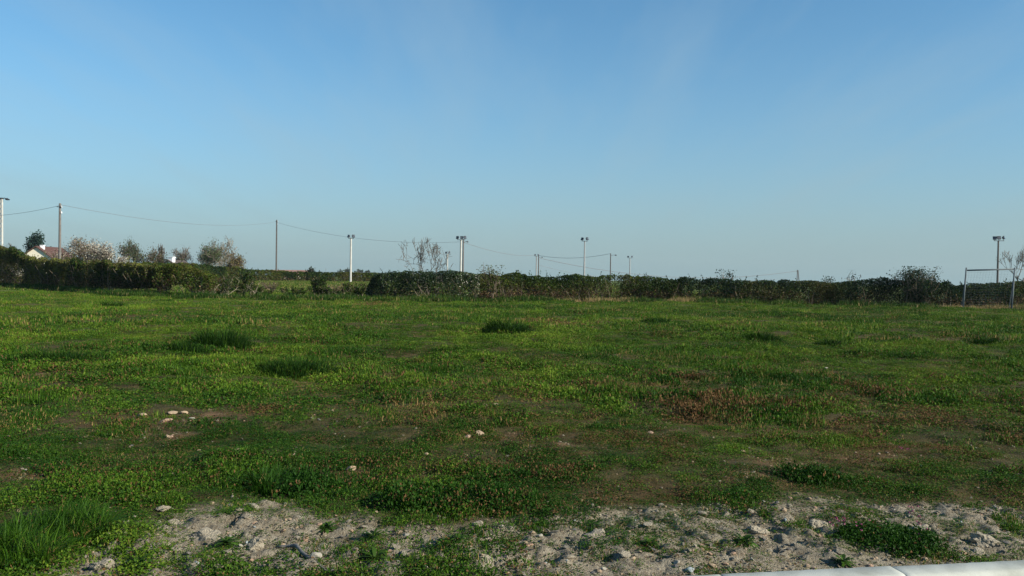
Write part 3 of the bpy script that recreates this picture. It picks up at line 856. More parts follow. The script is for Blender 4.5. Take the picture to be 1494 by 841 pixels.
# ------------------------------------------------------------------ stones, clods, root, pebbles
def rock_mesh(name, mat, seed, sub=2, rough=.28, flat=(1, 1, .7)):
    import bmesh
    bm = bmesh.new(); bmesh.ops.create_icosphere(bm, subdivisions=sub, radius=.5)
    r = np.random.default_rng(seed); o = r.random(3) * 50
    pl = [(Vector(r.normal(size=3)).normalized(), .27 + .16 * r.random()) for _ in range(7)]
    for v in bm.verts:
        p = v.co.copy()
        for nn, dd in pl:                                    # cut flat facets
            e = p.dot(nn) - dd
            if e > 0: p -= nn * e * .9
        k = 1 + rough * (float(fbm(p.x * 5 + o[0], p.y * 5 + p.z * 4 + o[1], 0, 3, .6)) - .5)
        v.co = Vector((p.x * k * flat[0], p.y * k * flat[1], p.z * k * flat[2]))
    me = bpy.data.meshes.new(name); bm.to_mesh(me); bm.free()
    me.materials.append(mat)
    return me
def stone(px, py, wpx, hpx, label, mat, seed, name='stone', cat='stone', group='stones lying in the meadow', tilt=.2, sub=3):
    c = G(px, py + hpx * .4); d = c.y
    W = wpx / FPX * d; H = hpx / FPX * d
    o = link(name, rock_mesh(name, mat, seed, 4 if name == 'dirt_clod' else sub, .75 if name == 'dirt_clod' else .28))
    r = np.random.default_rng(seed)
    H = min(H, .7 * W) * (1.25 if name == 'dirt_clod' else 1.0)
    if name == 'dirt_clod': W *= .85; H *= .8
    o.scale = (W * 1.12, W * .85, H * 1.35); o.rotation_euler = (r.normal(0, tilt), r.normal(0, tilt), r.random() * .8 - .4)
    z = float(ground_z(np.array([c.x]), np.array([c.y]))[0])
    o.location = (c.x, c.y, z + H * (.12 if name == 'dirt_clod' else .27))
    return tag(o, label, cat, group)
for k, (a, b, w, h, lab, m_) in enumerate(ST):
    stone(a, b, w, h, lab, m_, 900 + k)
for k, (a, b, w, h, lab, m_) in enumerate(ST2):
    stone(a, b, w, h, lab, m_, 950 + k, group='stones lying on the sandy strip')
for k, (a, b, w, h, lab) in enumerate(CL):
    stone(a, b, w, h, lab, M_CLOD, 990 + k, 'dirt_clod', 'clod', 'clods of earth on the sandy strip', .3)

def curved_root():
    pts_px = [(405, 803), (420, 803), (432, 806), (441, 815), (450, 823), (462, 829), (474, 834), (486, 836)]
    pts = []
    for k, (a, b) in enumerate(pts_px):
        g = G(a, b); z = float(ground_z(np.array([g.x]), np.array([g.y]))[0])
        pts.append((g.x, g.y, max(z, 0) + .014 + .012 * math.sin(k * .9)))
    c = Vector(pts[0])
    mb = MB(); P2 = []
    for k in range(len(pts) - 1):
        a, b = Vector(pts[k]), Vector(pts[k + 1])
        P2 += [a.lerp(b, t) for t in (0, .5)]
    P2.append(Vector(pts[-1]))
    mb.tube([p - c for p in P2], [.005 + .006 * math.sin(math.pi * min(1, (k + 2) / len(P2))) + .0012 * math.sin(k * 2.3) for k in range(len(P2))], 8)
    tag(mb.build('dead_root', M_ROOT, None, c, True), 'dark curved dead root lying on the pale sand', 'root')
curved_root()

def build_pebbles():
    r = np.random.default_rng(23)
    src = [rock_mesh('pebble_%d' % k, m_, 60 + k, 1) for k, m_ in enumerate([M_STONE, M_CLOD, M_STONE_WHITE, M_CLOD, M_STONE_PINK, M_STONE_DARK, M_CLOD, M_STONE_BLUE])]
    n = 46000
    x, y = sector(n, 3.7, 9.5, r=r)
    s = kerb_dist(x, y); sand = sand_mask(x, y)
    p = sand * (.35 + .65 * sstep(.45, .6, fbm(x * 2, y * 2, 51, 3))) + .3 * soil_mask(x, y) + .6 * sstep(.5, .05, s) * (x > -.2) + .03
    kp = (r.random(n) < p) & (s > .02)
    x, y = x[kp], y[kp]; m = len(x)
    sz = .007 + .03 * r.random(m) ** 4.5 + .008 * (r.random(m) < .04)
    pk = r.choice(8, m, p=[.18, .26, .03, .21, .08, .10, .125, .015])
    scatter('gravel', src, np.stack([x, y, ground_z(x, y) + sz * .12], 1), np.stack([r.normal(0, .3, m), r.normal(0, .3, m), r.random(m) * 6.28], 1),
            np.stack([sz * 1.3, sz, sz * .9], 1), pk, np.zeros(m), np.zeros(m), label='loose pebbles and earth crumbs strewn over the sand')
    # larger crumbs that break the surface up
    n = 1500
    x, y = sector(n, 3.7, 7.0, r=r)
    s = kerb_dist(x, y)
    kp = (r.random(n) < sand_mask(x, y) * sstep(.45, .58, fbm(x * 2.4, y * 2.4, 52, 3))) & (s > .05)
    x, y = x[kp], y[kp]; m = len(x)
    src = [rock_mesh('crumb_%d' % k, M_CLOD, 80 + k, 2, .5) for k in range(4)]
    sz = .015 + .055 * r.random(m) ** 3
    scatter('earth_crumbs', src, np.stack([x, y, ground_z(x, y) + sz * .05], 1), np.stack([r.normal(0, .25, m), r.normal(0, .25, m), r.random(m) * 6.28], 1),
            np.stack([sz * 1.4, sz * 1.1, sz * .7], 1), r.integers(0, 4, m), np.zeros(m), np.zeros(m), label='crumbling lumps of dry earth on the sandy strip')
    # dry stalks and stem litter lying flat
    M_LITTER = simple_mat('dry_stalk', (.20, .15, .085), .9, var=.4, scale=30)
    src = [blade_patch('litter_%d' % k, 7, .06, .03, .08, .004, 1.0, 90 + k, M_LITTER) for k in range(3)]
    n = 5000
    x, y = sector(n, 3.7, 11, r=r)
    kp = (r.random(n) < np.clip(.35 * sand_mask(x, y) + .8 * soil_mask(x, y) + .06, 0, 1)) & (kerb_dist(x, y) > .05)
    x, y = x[kp], y[kp]; m = len(x)
    scatter('dry_litter', src, np.stack([x, y, ground_z(x, y) + .012], 1), np.stack([np.zeros(m), np.zeros(m), r.random(m) * 6.28], 1),
            np.stack([np.ones(m), np.ones(m), .35 * np.ones(m)], 1), r.integers(0, 3, m), np.zeros(m), np.zeros(m), label='dry stalks littering the bare earth')
    # a few tiny flowers
    n = 90
    fx = np.array([(1230, 778), (1252, 786), (1320, 662), (1222, 780), (1328, 764), (1340, 785)])
    pts = []
    for a, b in fx:
        for _ in range(5):
            g = G(a + r.normal(0, 7), b + r.normal(0, 4)); pts.append((g.x, g.y))
    pts = np.array(pts); m = len(pts)
    z = ground_z(pts[:, 0], pts[:, 1]) + .05 + .03 * r.random(m)
    fl = weed_patch('flower_0', 7, .010, .01, .011, 77, M_FLOWER)
    scatter('small_flowers', [fl], np.stack([pts[:, 0], pts[:, 1], z], 1), r.random((m, 3)) * .8, np.ones((m, 3)), np.zeros(m, int), np.zeros(m), np.zeros(m),
            label='tiny magenta flowers among the weeds near the kerb')
build_pebbles()

# ------------------------------------------------------------------ hedges
def interp(tbl, x): return np.interp(x, [a for a, _ in tbl], [b for _, b in tbl])
def hedge(label, foot, tops, thick, per_m3, palette, low, leaf, seed, mat=None, gaps=.36, stems=8, sprigs=2.0, lift=None, pale_stems=.15, cat='hedge', group='hedges round the meadow', name='hedge', offset=.9):
    """foot: photo points of the hedge foot; tops: photo heights of its top edge.  The leaves fill a rounded profile
    that stands `offset` behind the foot line, thinned into clumps by noise"""
    r = np.random.default_rng(1000 + seed)
    g = [G(a, b) for a, b in foot]
    for q in g: q.y += offset
    c0 = (g[0] + g[-1]) / 2; c0.z = 0
    L = np.array([(g[i + 1] - g[i]).length for i in range(len(g) - 1)]); cum = np.concatenate([[0], np.cumsum(L)])
    pxs = [a for a, _ in foot]
    def at(u):
        return np.stack([np.interp(u, cum, [q.x for q in g]), np.interp(u, cum, [q.y for q in g])], 1), np.interp(u, cum, pxs)
    tz_px = np.array([a for a, _ in tops]); tz = []
    for a, b in tops:
        d = float(np.interp(a, pxs, [q.y for q in g])); tz.append(height_at(a, b, d))
    mean_h = float(np.mean(tz))
    n = int(cum[-1] * mean_h * thick * per_m3)
    u = r.random(n) * cum[-1]
    xy, px = at(u)
    top = np.interp(px, tz_px, tz) * (.80 + .40 * fbm(u * .8, px * 0 + seed, seed, 5, .6))
    bot = np.zeros(n) if lift is None else np.interp(px, [a for a, _ in lift], [b for _, b in lift]) * (.6 + .8 * fbm(u * .8, u * 0 + 2, seed + 5, 3))
    v = (r.random(n) * 2 - 1); w = r.random(n) ** .8
    z = bot + (top - bot) * w
    prof = 1 - .45 * w ** 3
    nz = fbm(u * 1.3, z * 1.3 + v * .7, seed + 2, 3)
    bulge = .45 + 1.1 * fbm(u * .8, z * 1.0, seed + 9, 3)
    v = v * prof * bulge
    keep = (nz > gaps + .05) | (np.abs(v) < .3) & (r.random(n) < .5)
    u, xy, z, v, top, w, px, nz = u[keep], xy[keep], z[keep], v[keep], top[keep], w[keep], px[keep], nz[keep]
    pos = np.stack([xy[:, 0] - c0.x, xy[:, 1] + v * thick / 2 - c0.y, z + .02], 1)
    # sprigs standing out of the top
    ns = int(cum[-1] * sprigs)
    su = r.random(ns) * cum[-1]; sxy, spx = at(su); st = np.interp(spx, tz_px, tz)
    sl = (.10 + .6 * r.random(ns) ** 3) * mean_h * .5; sd = rand_dirs(ns, r, 2.2); sv = (r.random(ns) - .5) * thick * .7
    k = 12
    t = np.repeat(np.linspace(0, 1, k)[None], ns, 0)[..., None]
    sp = np.stack([sxy[:, 0] - c0.x, sxy[:, 1] + sv - c0.y, st * .93], 1)[:, None] + sd[:, None] * sl[:, None, None] * t + r.normal(0, .025, (ns, k, 3))
    pos = np.concatenate([pos, sp.reshape(-1, 3)])
    m = len(pos); wz = np.concatenate([w, np.ones(ns * k)])
    uu = np.concatenate([u, np.repeat(su, k)])
    zone = fbm(uu * .35, pos[:, 2] * .6, seed + 4, 3)
    pal = np.array([c for c, _ in palette]); pp = np.array([q for _, q in palette]); pp = pp / pp.sum()
    # neighbouring leaves tend to share a palette entry
    cdf = np.cumsum(pp); rank = np.clip((zone - .5) * 1.9 + .5 + .26 * r.normal(size=m), 0, .999)
    col = pal[np.searchsorted(cdf, rank)]
    lowp = np.array([c for c, _ in low[1]]); lpp = np.array([q for _, q in low[1]]); lpp = lpp / lpp.sum()
    lk = r.random(m) < low[0] * sstep(.65, .15, wz) * (.3 + 1.4 * fbm(uu * .8, pos[:, 2], seed + 6, 3))
    col[lk] = lowp[r.choice(len(lpp), lk.sum(), p=lpp)]
    e = empty(name, (c0.x, c0.y, 0), label, cat, group)
    me = leaf_mesh('foliage', pos, leaf * (.6 + .8 * r.random(m)), r, mat or M_LEAF, .35, .6, col)
    tag(link('foliage', me, e), kind='stuff')
    mb, mp = MB(), MB()
    for k in range(int(cum[-1] * stems)):
        q = r.random() * cum[-1]; (sx,), spx = at(np.array([q])); h = float(np.interp(spx[0], tz_px, tz)) * (.55 + .45 * r.random())
        y0 = (r.random() - .5) * thick * .8; a = np.array([sx[0] - c0.x, sx[1] + y0 - c0.y, -.05])
        pts = [a]; d = np.array([r.normal(0, .18), r.normal(0, .15), 1.])
        for s_ in range(3):
            d = d + np.array([r.normal(0, .25), r.normal(0, .2), 0]); pts.append(pts[-1] + d / np.linalg.norm(d) * h / 3)
        rr = .012 + .022 * r.random()
        (mp if r.random() < pale_stems else mb).tube(pts, [rr, rr * .8, rr * .6, rr * .3], 3, False)
    if mb.v: tag(mb.build('stems', M_STEM, e), kind='stuff')
    if mp.v: tag(mp.build('pale_stems', M_BARK_PALE, e), kind='stuff')
    return e
OL, GR, DG, YG, BR, GY, ST_, GLINT = (.062, .060, .017), (.038, .068, .010), (.013, .028, .008), (.092, .112, .018), (.070, .041, .022), (.08, .076, .052), (.22, .155, .075), (.36, .34, .28)  # last entry paints the pale glints of light as near-white leaves
BG = (.014, .036, .024)
LOWMIX = [(BR, 3), (ST_, 1.6), (GY, 1), ((.07, .045, .03), 3)]
hedge('tall thick hedge of olive green and brown shrubs at the left side of the meadow', [(-260, 406), (-100, 413), (0, 418), (70, 423), (160, 431), (235, 435)],
      [(-260, 352), (0, 363), (20, 367), (34, 378), (70, 380), (110, 381), (150, 383), (180, 385), (215, 388), (235, 393)], 1.7, 900, [(DG, 1.5), (GR, 3), ((.088, .078, .028), 4), (GY, 1.2), ((.125, .14, .028), 2)], (.5, LOWMIX), .105, 1, gaps=.40, stems=6, sprigs=6, pale_stems=.03, lift=[(0, .1), (100, .25), (160, .35), (235, .45)])
hedge('overgrown shrub with a raised olive crown and pale crooked trunk left of the hedge gap', [(222, 435), (262, 436), (305, 437)],
      [(222, 388), (240, 384), (262, 388), (285, 397), (305, 404)], 2.0, 620, [(GR, 2.5), (OL, 3), (YG, 2.5), (DG, 1.5)], (.35, LOWMIX), .10, 2, gaps=.37, stems=5, pale_stems=.6, lift=[(222, .7), (262, .55), (305, .35)], cat='shrub', group=None, name='shrub')
hedge('long dense hedge beyond the pasture with a level trimmed top', [(150, 413), (260, 410.5), (330, 410), (440, 410.5), (560, 411.5), (700, 414)],
      [(150, 384), (260, 385), (285, 386), (338, 390.5), (356, 393), (420, 396.5), (470, 397.5), (560, 398.5), (700, 403)], 2.2, 210, [(DG, 3), (GR, 4), (YG, 1.5), (OL, 1)], (.4, LOWMIX), .22, 3, gaps=.3, stems=1.5, sprigs=1.2, offset=1.5)
hedge('dense dark glossy bramble hedge with pale glints, starting right of the hedge gap', [(531, 439), (560, 440), (620, 441), (700, 441)],
      [(531, 424), (538, 409), (548, 401), (562, 396), (620, 398), (690, 401), (700, 401)], 1.9, 1500, [(DG, 5), (GR, 2), ((.03, .045, .02), 3), (OL, 1), (GLINT, .12)], (.25, LOWMIX), .085, 4, mat=M_LEAF_GLOSSY, gaps=.28, stems=6, sprigs=5, pale_stems=.05)
hedge('middle stretch of hedge with green top and bare brown straw foot', [(698, 441), (760, 440), (850, 440.5), (930, 441.5), (1000, 443)],
      [(698, 401), (740, 401), (800, 403), (900, 404), (950, 406), (1000, 407)], 1.7, 1350, [(DG, 3), (GR, 4), (OL, 2), (YG, 1.6), (GY, .4)], (.95, LOWMIX), .09, 5, gaps=.32, stems=9, sprigs=7, pale_stems=.07)
hedge('long bluish green hedge on the right running behind the goal', [(996, 443), (1050, 444), (1200, 447), (1340, 450), (1420, 451), (1494, 452), (1800, 456)],
      [(996, 407), (1050, 407), (1100, 409), (1200, 411), (1250, 411), (1300, 408), (1400, 414), (1494, 414), (1800, 420)], 1.7, 1400, [(DG, 3), (BG, 3.5), (GR, 2.2), (GY, .5), (OL, 1)], (.6, LOWMIX), .09, 6, gaps=.31, stems=8, sprigs=6, pale_stems=.06)
# leggy shrubs and brush in the gap
def brush(label, px, base, top, wpx, n_stem, leaf_n, palette, seed, leaf=.09, pale=True, name='shrub', cat='shrub', group=None, crown=.45, spread=1.0, off=.6):
    g = G(px, base); g.y += off; d = g.y; H = height_at(px, top, d); W = wpx / FPX * d
    r = np.random.default_rng(2000 + seed)
    e = empty(name, (g.x, g.y, 0), label, cat, group)
    mb = MB(); tips = []
    for k in range(n_stem):
        a = np.array([r.normal(0, W * .10), r.normal(0, .15), -.05]); tgt = np.array([(r.random() - .5) * W * spread, (r.random() - .5) * W * .5, H * (.7 + .3 * r.random())])
        pts = [a + (tgt - a) * t + (r.normal(0, .06, 3) * H * (0 < t < 1)) for t in (0, .3, .55, .8, 1)]
        rr = .016 + .022 * r.random(); mb.tube(pts, [rr, rr * .85, rr * .65, rr * .45, rr * .2], 4, False)
        tips.append(pts)
        for b in range(4):
            i = r.integers(1, 4); p = pts[i]; q = p + rand_dirs(1, r, .8)[0] * H * (.15 + .2 * r.random())
            mb.tube([p, (p + q) / 2 + r.normal(0, .03, 3), q], [rr * .45, rr * .35, rr * .15], 3, False)
            tips.append([p, p, (p + q) / 2, q, q])
    mb.build('stems', M_BARK_PALE if pale else M_STEM, e)['kind'] = 'stuff'
    if leaf_n:
        pos = []
        for k in range(leaf_n):
            T = tips[r.integers(len(tips))]; t = crown + (1 - crown) * r.random(); i = min(int(t * 4), 3)
            pos.append(T[i] + (T[i + 1] - T[i]) * (t * 4 - i) + r.normal(0, .055 * H, 3))
        pos = np.array(pos); pos[:, 2] = np.clip(pos[:, 2], .03, H * 1.03)
        pal = np.array([c for c, _ in palette]); pp = np.array([q for _, q in palette]); pp = pp / pp.sum()
        tag(link('foliage', leaf_mesh('foliage', pos, leaf * (.6 + .8 * r.random(leaf_n)), r, M_LEAF, .35, .6, pal[r.choice(len(pp), leaf_n, p=pp)]), e), kind='stuff')
    return e
brush('tangle of bare pale twigs in the hedge gap beside the overgrown shrub', 290, 436, 405, 70, 14, 1100, [(GR, 2), (OL, 2), (BR, 1)], 1, crown=.3)
brush('leggy shrub with a forked pale trunk standing in the hedge gap', 362, 435, 397, 34, 6, 1300, [(DG, 3), (GR, 2), (OL, 1)], 2, crown=.55)
brush('thin leggy shrub with sparse leaves between the pale twigs and the forked trunk', 325, 436, 400, 46, 9, 900, [(DG, 2), (GR, 2), (OL, 1)], 3, crown=.5)
brush('dark bushy shrub filling the left part of the hedge gap behind the pale twigs', 306, 433, 402, 56, 16, 3600, [(DG, 3), (GR, 3), (OL, 2)], 20, crown=.25, pale=False, off=1.4)
brush('low dark olive shrub between the forked trunk and the brown bramble heap', 378, 434, 417, 46, 14, 1800, [(DG, 3), (GR, 2), (OL, 2)], 21, crown=.1, pale=False, off=.3)
brush('low ragged shrub between the brown bramble heap and the narrow dark bush', 428, 436, 419, 56, 14, 1900, [(DG, 3), (GR, 3), (OL, 1)], 22, crown=.1, pale=False, off=.2)
brush('broad low bush against the left end of the bramble hedge', 517, 437, 413, 44, 16, 2600, [(DG, 3), (GR, 3), (OL, 2)], 23, crown=.1, pale=False, off=.5)
brush('dark shrub with thin top left of the forked trunk', 340, 434, 404, 40, 12, 2000, [(DG, 3), (GR, 3), (OL, 1)], 24, crown=.25, pale=False, off=1.2)
brush('low dark shrub filling the gap between the narrow bush and the dry straw heap', 476, 435, 418, 36, 14, 1700, [(DG, 3), (GR, 3), (OL, 1)], 25, crown=.1, pale=False, off=.5)
brush('narrow dark bush standing alone in the hedge gap', 459, 434, 403, 24, 12, 2600, [(DG, 4), (GR, 2)], 4, crown=.1, pale=False)
brush('heap of dry brown bramble stems in the hedge gap left of the narrow bush', 390, 424, 411, 40, 26, 700, [(BR, 4), (ST_, 1), (OL, 2)], 5, crown=.05, leaf=.07, pale=False)
brush('heap of dry straw coloured stems right of the narrow dark bush', 488, 431, 414, 60, 26, 900, [(BR, 4), (ST_, 2), (OL, 3)], 6, crown=.05, leaf=.07, pale=False)
brush('low dark green bush at the foot of the bank right of the narrow bush', 505, 439, 426, 50, 16, 1500, [(DG, 3), (GR, 3)], 7, crown=.05, pale=False)
brush('bushy green shoot cluster sticking out of the hedge top near the bramble end', 716, 441, 389, 30, 16, 700, [(GR, 2), (OL, 2), (YG, 1)], 8, crown=.75, pale=False, off=.9, name='shrub', spread=.9)
brush('small leafy shoot cluster on the hedge top right of the bushy one', 757, 440, 396, 20, 10, 450, [(GR, 2), (OL, 2)], 9, crown=.75, pale=False, off=.9)
brush('two leaning dark shoots rising from the middle of the right hedge', 1062, 444, 395, 34, 9, 600, [(BG, 3), (DG, 2)], 10, crown=.7, pale=False, off=.9)
brush('small rounded shoot cluster on the right hedge left of a thin twig', 1216, 447, 401, 16, 9, 420, [(BG, 2), (DG, 2)], 11, crown=.8, pale=False, off=.9)
brush('thin upright twig with few leaves on the right hedge', 1251, 448, 396, 9, 5, 160, [(BG, 2), (GY, 1)], 12, crown=.8, pale=False, off=.9)
brush('big bluish green bush rising above the right hedge left of the goal', 1345, 450, 391, 66, 46, 6500, [(BG, 4), (DG, 3), (GR, 1)], 13, crown=.25, pale=False, off=.4)

# ------------------------------------------------------------------ trees
def tree(label, px, top_py, wpx, depth, seed, leaves, palette, leaf=.14, bark=None, stems=1, levels=4, rad=.11, clear=.3, name='tree', cat='tree', group='trees beyond the hedges', squash=1.0, twig_spread=.15, fork=3, upright=.5, deco='crown', first=1.0):
    base = P(px, 400, depth); bz = base_z(depth); H = height_at(px, top_py, depth) - bz; W = wpx / FPX * depth
    r = np.random.default_rng(3000 + seed)
    e = empty(name, (base.x, base.y, bz), label, cat, group)
    segs = []; tips = []
    def grow(p, d, L, rr, lv):
        q = p
        for s_ in range(2):
            d = d + r.normal(0, .16, 3) + np.array([0, 0, .08]); d = d / np.linalg.norm(d)
            q2 = q + d * L / 2; segs.append((q, q2, rr * (1 - .2 * s_), rr * (.8 - .2 * s_), lv)); q = q2
        if lv >= levels: tips.append((p, q)); return
        if lv >= levels - 1: tips.append((p, q))
        for k in range(fork + (r.random() < .5)):
            dd = d * upright + rand_dirs(1, r, .35)[0] * .75
            grow(p + (q - p) * (.55 + .45 * r.random()), dd / np.linalg.norm(dd), L * (.58 + .25 * r.random()), rr * .58, lv + 1)
    for k in range(stems):
        d0 = np.array([(-.75 + 1.5 * (k + .5) / stems + r.normal(0, .1)) if stems > 1 else r.normal(0, .05), r.normal(0, .3 if stems > 1 else .05), 1.])
        p0 = np.array([r.normal(0, .05), r.normal(0, .05), 0]) * (stems > 1)
        grow(p0, d0 / np.linalg.norm(d0), first, rad, 0)
    allp = np.array([s_[1] for s_ in segs])
    mz = allp[:, 2].max(); hx = np.percentile(np.abs(allp[:, 0]), 98); hy = np.percentile(np.abs(allp[:, 1]), 98)
    S_ = np.array([W / 2 / hx, W / 2 / hy * squash, H / np.percentile(allp[:, 2], 99)])
    mb, mt = MB(), MB()
    for a, b, r0, r1, lv in segs:
        (mb if lv < 2 else mt).tube([a * S_, b * S_], [max(r0, depth * .00022), max(r1, depth * .00017)], 5 if lv < 2 else 3, False)
    mb.build('trunk', bark or M_BARK, e, smooth=True)
    if mt.v: tag(mt.build('twigs', bark or M_BARK, e), kind='stuff')
    if leaves:
        T = np.array([[a * S_, b * S_] for a, b in tips]); k = r.integers(0, len(T), leaves); t = r.random(leaves)[:, None] * 1.1
        pos = T[k, 0] + (T[k, 1] - T[k, 0]) * t + r.normal(0, twig_spread, (leaves, 3))
        pos = pos[pos[:, 2] > H * clear * .5]
        pal = np.array([c for c, _ in palette]); pp = np.array([q for _, q in palette]); pp = pp / pp.sum()
        tag(link(deco, leaf_mesh(deco, pos, leaf * (.6 + .8 * r.random(len(pos))), r, M_LEAF, .3, .65, pal[r.choice(len(pp), len(pos), p=pp)]), e), kind='stuff')
    return e
PK, CRM, TW = (.29, .25, .19), (.45, .43, .36), (.16, .125, .09)
tree('nearly bare tree with an open fan of fine budding twigs behind the dark hedge', 622, 349, 68, 62, 1, 420, [(OL, 2), (BR, 2), (YG, 1)], .05, bark=M_BARK_GREY, stems=3, levels=5, rad=.045, fork=2, twig_spread=.10, upright=.62, first=.5)
tree('pinkish brown blossoming tree right of the house', 110, 350, 62, 105, 2, 5200, [(PK, 2), (TW, 3), (OL, 2), (CRM, 1)], .16, stems=3, levels=4, rad=.08, twig_spread=.3)
tree('white blossoming tree at the right end of the blossom row', 153, 358, 52, 105, 3, 4600, [(CRM, 4), (PK, 2), (TW, 1.5), (YG, .5)], .16, stems=3, levels=4, rad=.08, twig_spread=.3)
tree('pale blossoming tree in the middle of the blossom row', 132, 353, 46, 112, 4, 3000, [(CRM, 2), (PK, 3), (TW, 2), (OL, 1)], .16, stems=3, levels=4, rad=.08, twig_spread=.3)
tree('slender greyish green tree right of the white blossom', 190, 353, 28, 165, 5, 3400, [(GY, 2), ((.075, .10, .055), 4), (GR, 1)], 0.23, stems=2, levels=4, rad=.07, twig_spread=0.45, upright=.8)
tree('low brownish tree right of the slender greyish green one', 222, 365, 46, 165, 6, 3400, [(BR, 2), (OL, 3), (GR, 2), (GY, 1)], 0.23, stems=3, levels=4, rad=.07, twig_spread=0.45)
tree('wispy bare tree just left of the white chimney', 236, 358, 14, 166, 7, 250, [(GY, 2), (OL, 1)], 0.17, stems=2, levels=4, rad=.04, upright=.8)
tree('small grey tree right of the white chimney', 268, 363, 24, 165, 8, 1500, [(GY, 2), ((.06, .085, .045), 3), (BR, 1)], 0.20, stems=3, levels=4, rad=.06, twig_spread=0.30)
tree('fuller light green tree, left one of the rounded pair', 301, 354, 36, 164, 9, 3600, [((.085, .11, .05), 4), (GR, 2), (GY, 1)], 0.23, stems=2, levels=4, rad=.08, twig_spread=0.45)
tree('tall rounded grey tree with fine bare twigs, right one of the rounded pair', 322, 350, 54, 168, 10, 2200, [(GY, 2), (OL, 2), (BR, 1)], 0.17, bark=M_BARK_PALE, stems=3, levels=4, rad=.075, twig_spread=0.38)
tree('low golden brown bushy tree at the right foot of the rounded pair', 340, 372, 34, 162, 11, 3600, [((.15, .12, .045), 3), (OL, 3), (BR, 1)], 0.23, stems=4, levels=4, rad=.06, twig_spread=0.45)
tree('bare leafless tree cut by the right edge behind the goal', 1490, 360, 62, 78, 12, 90, [(OL, 1)], .07, bark=M_BARK_GREY, stems=3, levels=5, rad=.075, fork=2, upright=.9)
tree('dark bluish evergreen tree behind the house roof', 53, 344, 25, 185, 13, 5200, [((.018, .04, .032), 3), ((.03, .06, .045), 2)], .4, stems=1, levels=3, rad=.22, twig_spread=.5, upright=.6)
tree('small bush of bare twigs on the far left hedge top by the concrete pole', 16, 357, 16, 90, 14, 300, [(BR, 1), (OL, 1)], .12, stems=4, levels=3, rad=.04)
for k, (a, b, w, dp, lab) in enumerate([
        (499, 396, 10, 420, 'tiny bluish far tree left of the white mast'), (505, 393, 5, 430, 'tiny pointed far tree just left of the white mast'),
        (524, 395, 9, 420, 'tiny dark far tree just right of the white mast'), (535, 396, 9, 430, 'tiny far tree next to the bramble hedge end'),
        (455, 392, 12, 160, 'tiny sapling top sticking out of the far hedge')]):
    tree(lab, a, b, w, dp, 40 + k, 500, [((.05, .07, .05), 2), ((.035, .05, .035), 2)], .007 * dp * .25 + .1, stems=2, levels=3, rad=.08, twig_spread=.2 if dp < 200 else .5, group='tiny far trees near the white mast')

# ------------------------------------------------------------------ masts, poles, wires
def add_floodlight(parent, c, yaw, w=.5, tilt=.5):
    M = Matrix.Rotation(yaw, 3, 'Z') @ Matrix.Rotation(-tilt, 3, 'X')
    mb = MB()
    h, dp = w * .78, w * .55
    V = []
    for (y, s_) in ((-dp / 2, 1.0), (dp * .15, .92), (dp / 2, .5)):
        for x, z in ((-1, -1), (1, -1), (1, 1), (-1, 1)):
            V.append(Vector(c) + M @ Vector((x * w / 2 * s_, y, z * h / 2 * s_)))
    F = [(0, 1, 2, 3)]
    for q in (0, 4):
        for k in range(4): F.append((q + k, q + 4 + k, q + 4 + (k + 1) % 4, q + (k + 1) % 4))
    F.append((11, 10, 9, 8))
    mb.poly(V, F)
    mb.box(Vector(c) + M @ Vector((0, -dp * .62, h * .52)), (w * 1.05, dp * .4, .045), M)      # visor
    mb.box(Vector(c) + Vector((0, 0, -h * .62)), (.05, .05, h * .5))                          # bracket
    o = mb.build('floodlight', M_DARKMETAL, parent)
    l = MB(); l.box(Vector(c) + M @ Vector((0, -dp / 2 - .006, 0)), (w * .86, .008, h * .8), M)
    l.build('lamp_glass', M_LENS, o)
def mast(label, px, top_py, depth, lamps, seed, mat=M_CONC, r0=.17, r1=.12, lean=0.0):
    b = P(px, 402, depth); bz = base_z(depth); H = height_at(px, top_py, depth) - bz
    e = empty('floodlight_mast', (b.x, b.y, bz), label, 'floodlight', 'floodlight masts of the sports ground')
    mb = MB(); mb.tube([(0, 0, -.2), (lean, 0, H - .35)], [r0, r1], 12); mb.tube([(lean, 0, H - .36), (lean, 0, H - .3)], [r1 * 1.3, r1 * 1.3], 12)
    mb.build('pole', mat, e, smooth=False)
    xs = [l[0] for l in lamps]
    cb = MB(); cb.box((lean + (min(xs) + max(xs)) / 2, 0, H - .26), (max(xs) - min(xs) + .25, .1, .08)); cb.build('crossbar', M_DARKMETAL, e)
    for x, yaw, dz in lamps:
        add_floodlight(e, (lean + x, 0, H + .06 + dz), yaw, .52)
    return e
two = [(-.36, -.7, 0), (.36, .7, 0)]
mast('white floodlight mast with two lamp heads in front of the far hedge', 511.5, 346, 145, [(-.38, -.8, 0), (.38, .8, .03)], 1, r0=.19, r1=.15)
mast('tall floodlight mast with two lamp heads alone right of centre', 852.3, 350, 145, [(-.4, -.8, 0), (.4, .8, .05)], 2, mat=M_GALV, r0=.17, r1=.1)
mast('thick floodlight mast with three lamp heads next to a wooden street lamp pole', 672, 348, 145, [(-.6, -.6, 0), (.1, .1, 0), (.65, .7, .05)], 3, r0=.2, r1=.17)
mast('short far floodlight mast beside the bare spreading tree', 652.5, 369.5, 240, [(-.4, -.7, 0), (.5, .7, .05)], 4, r0=.19, r1=.16)
mast('far floodlight mast with two lamp heads close to a wooden pole', 782.5, 373, 260, [(-.45, -.7, 0), (.5, .7, .05)], 5, mat=M_GALV, r0=.22, r1=.17)
mast('far slim floodlight mast with two lamp heads right of the lamp pole', 918.7, 375.5, 257, [(-.55, -.7, 0), (.6, .7, .05)], 6, mat=M_GALV, r0=.2, r1=.13)
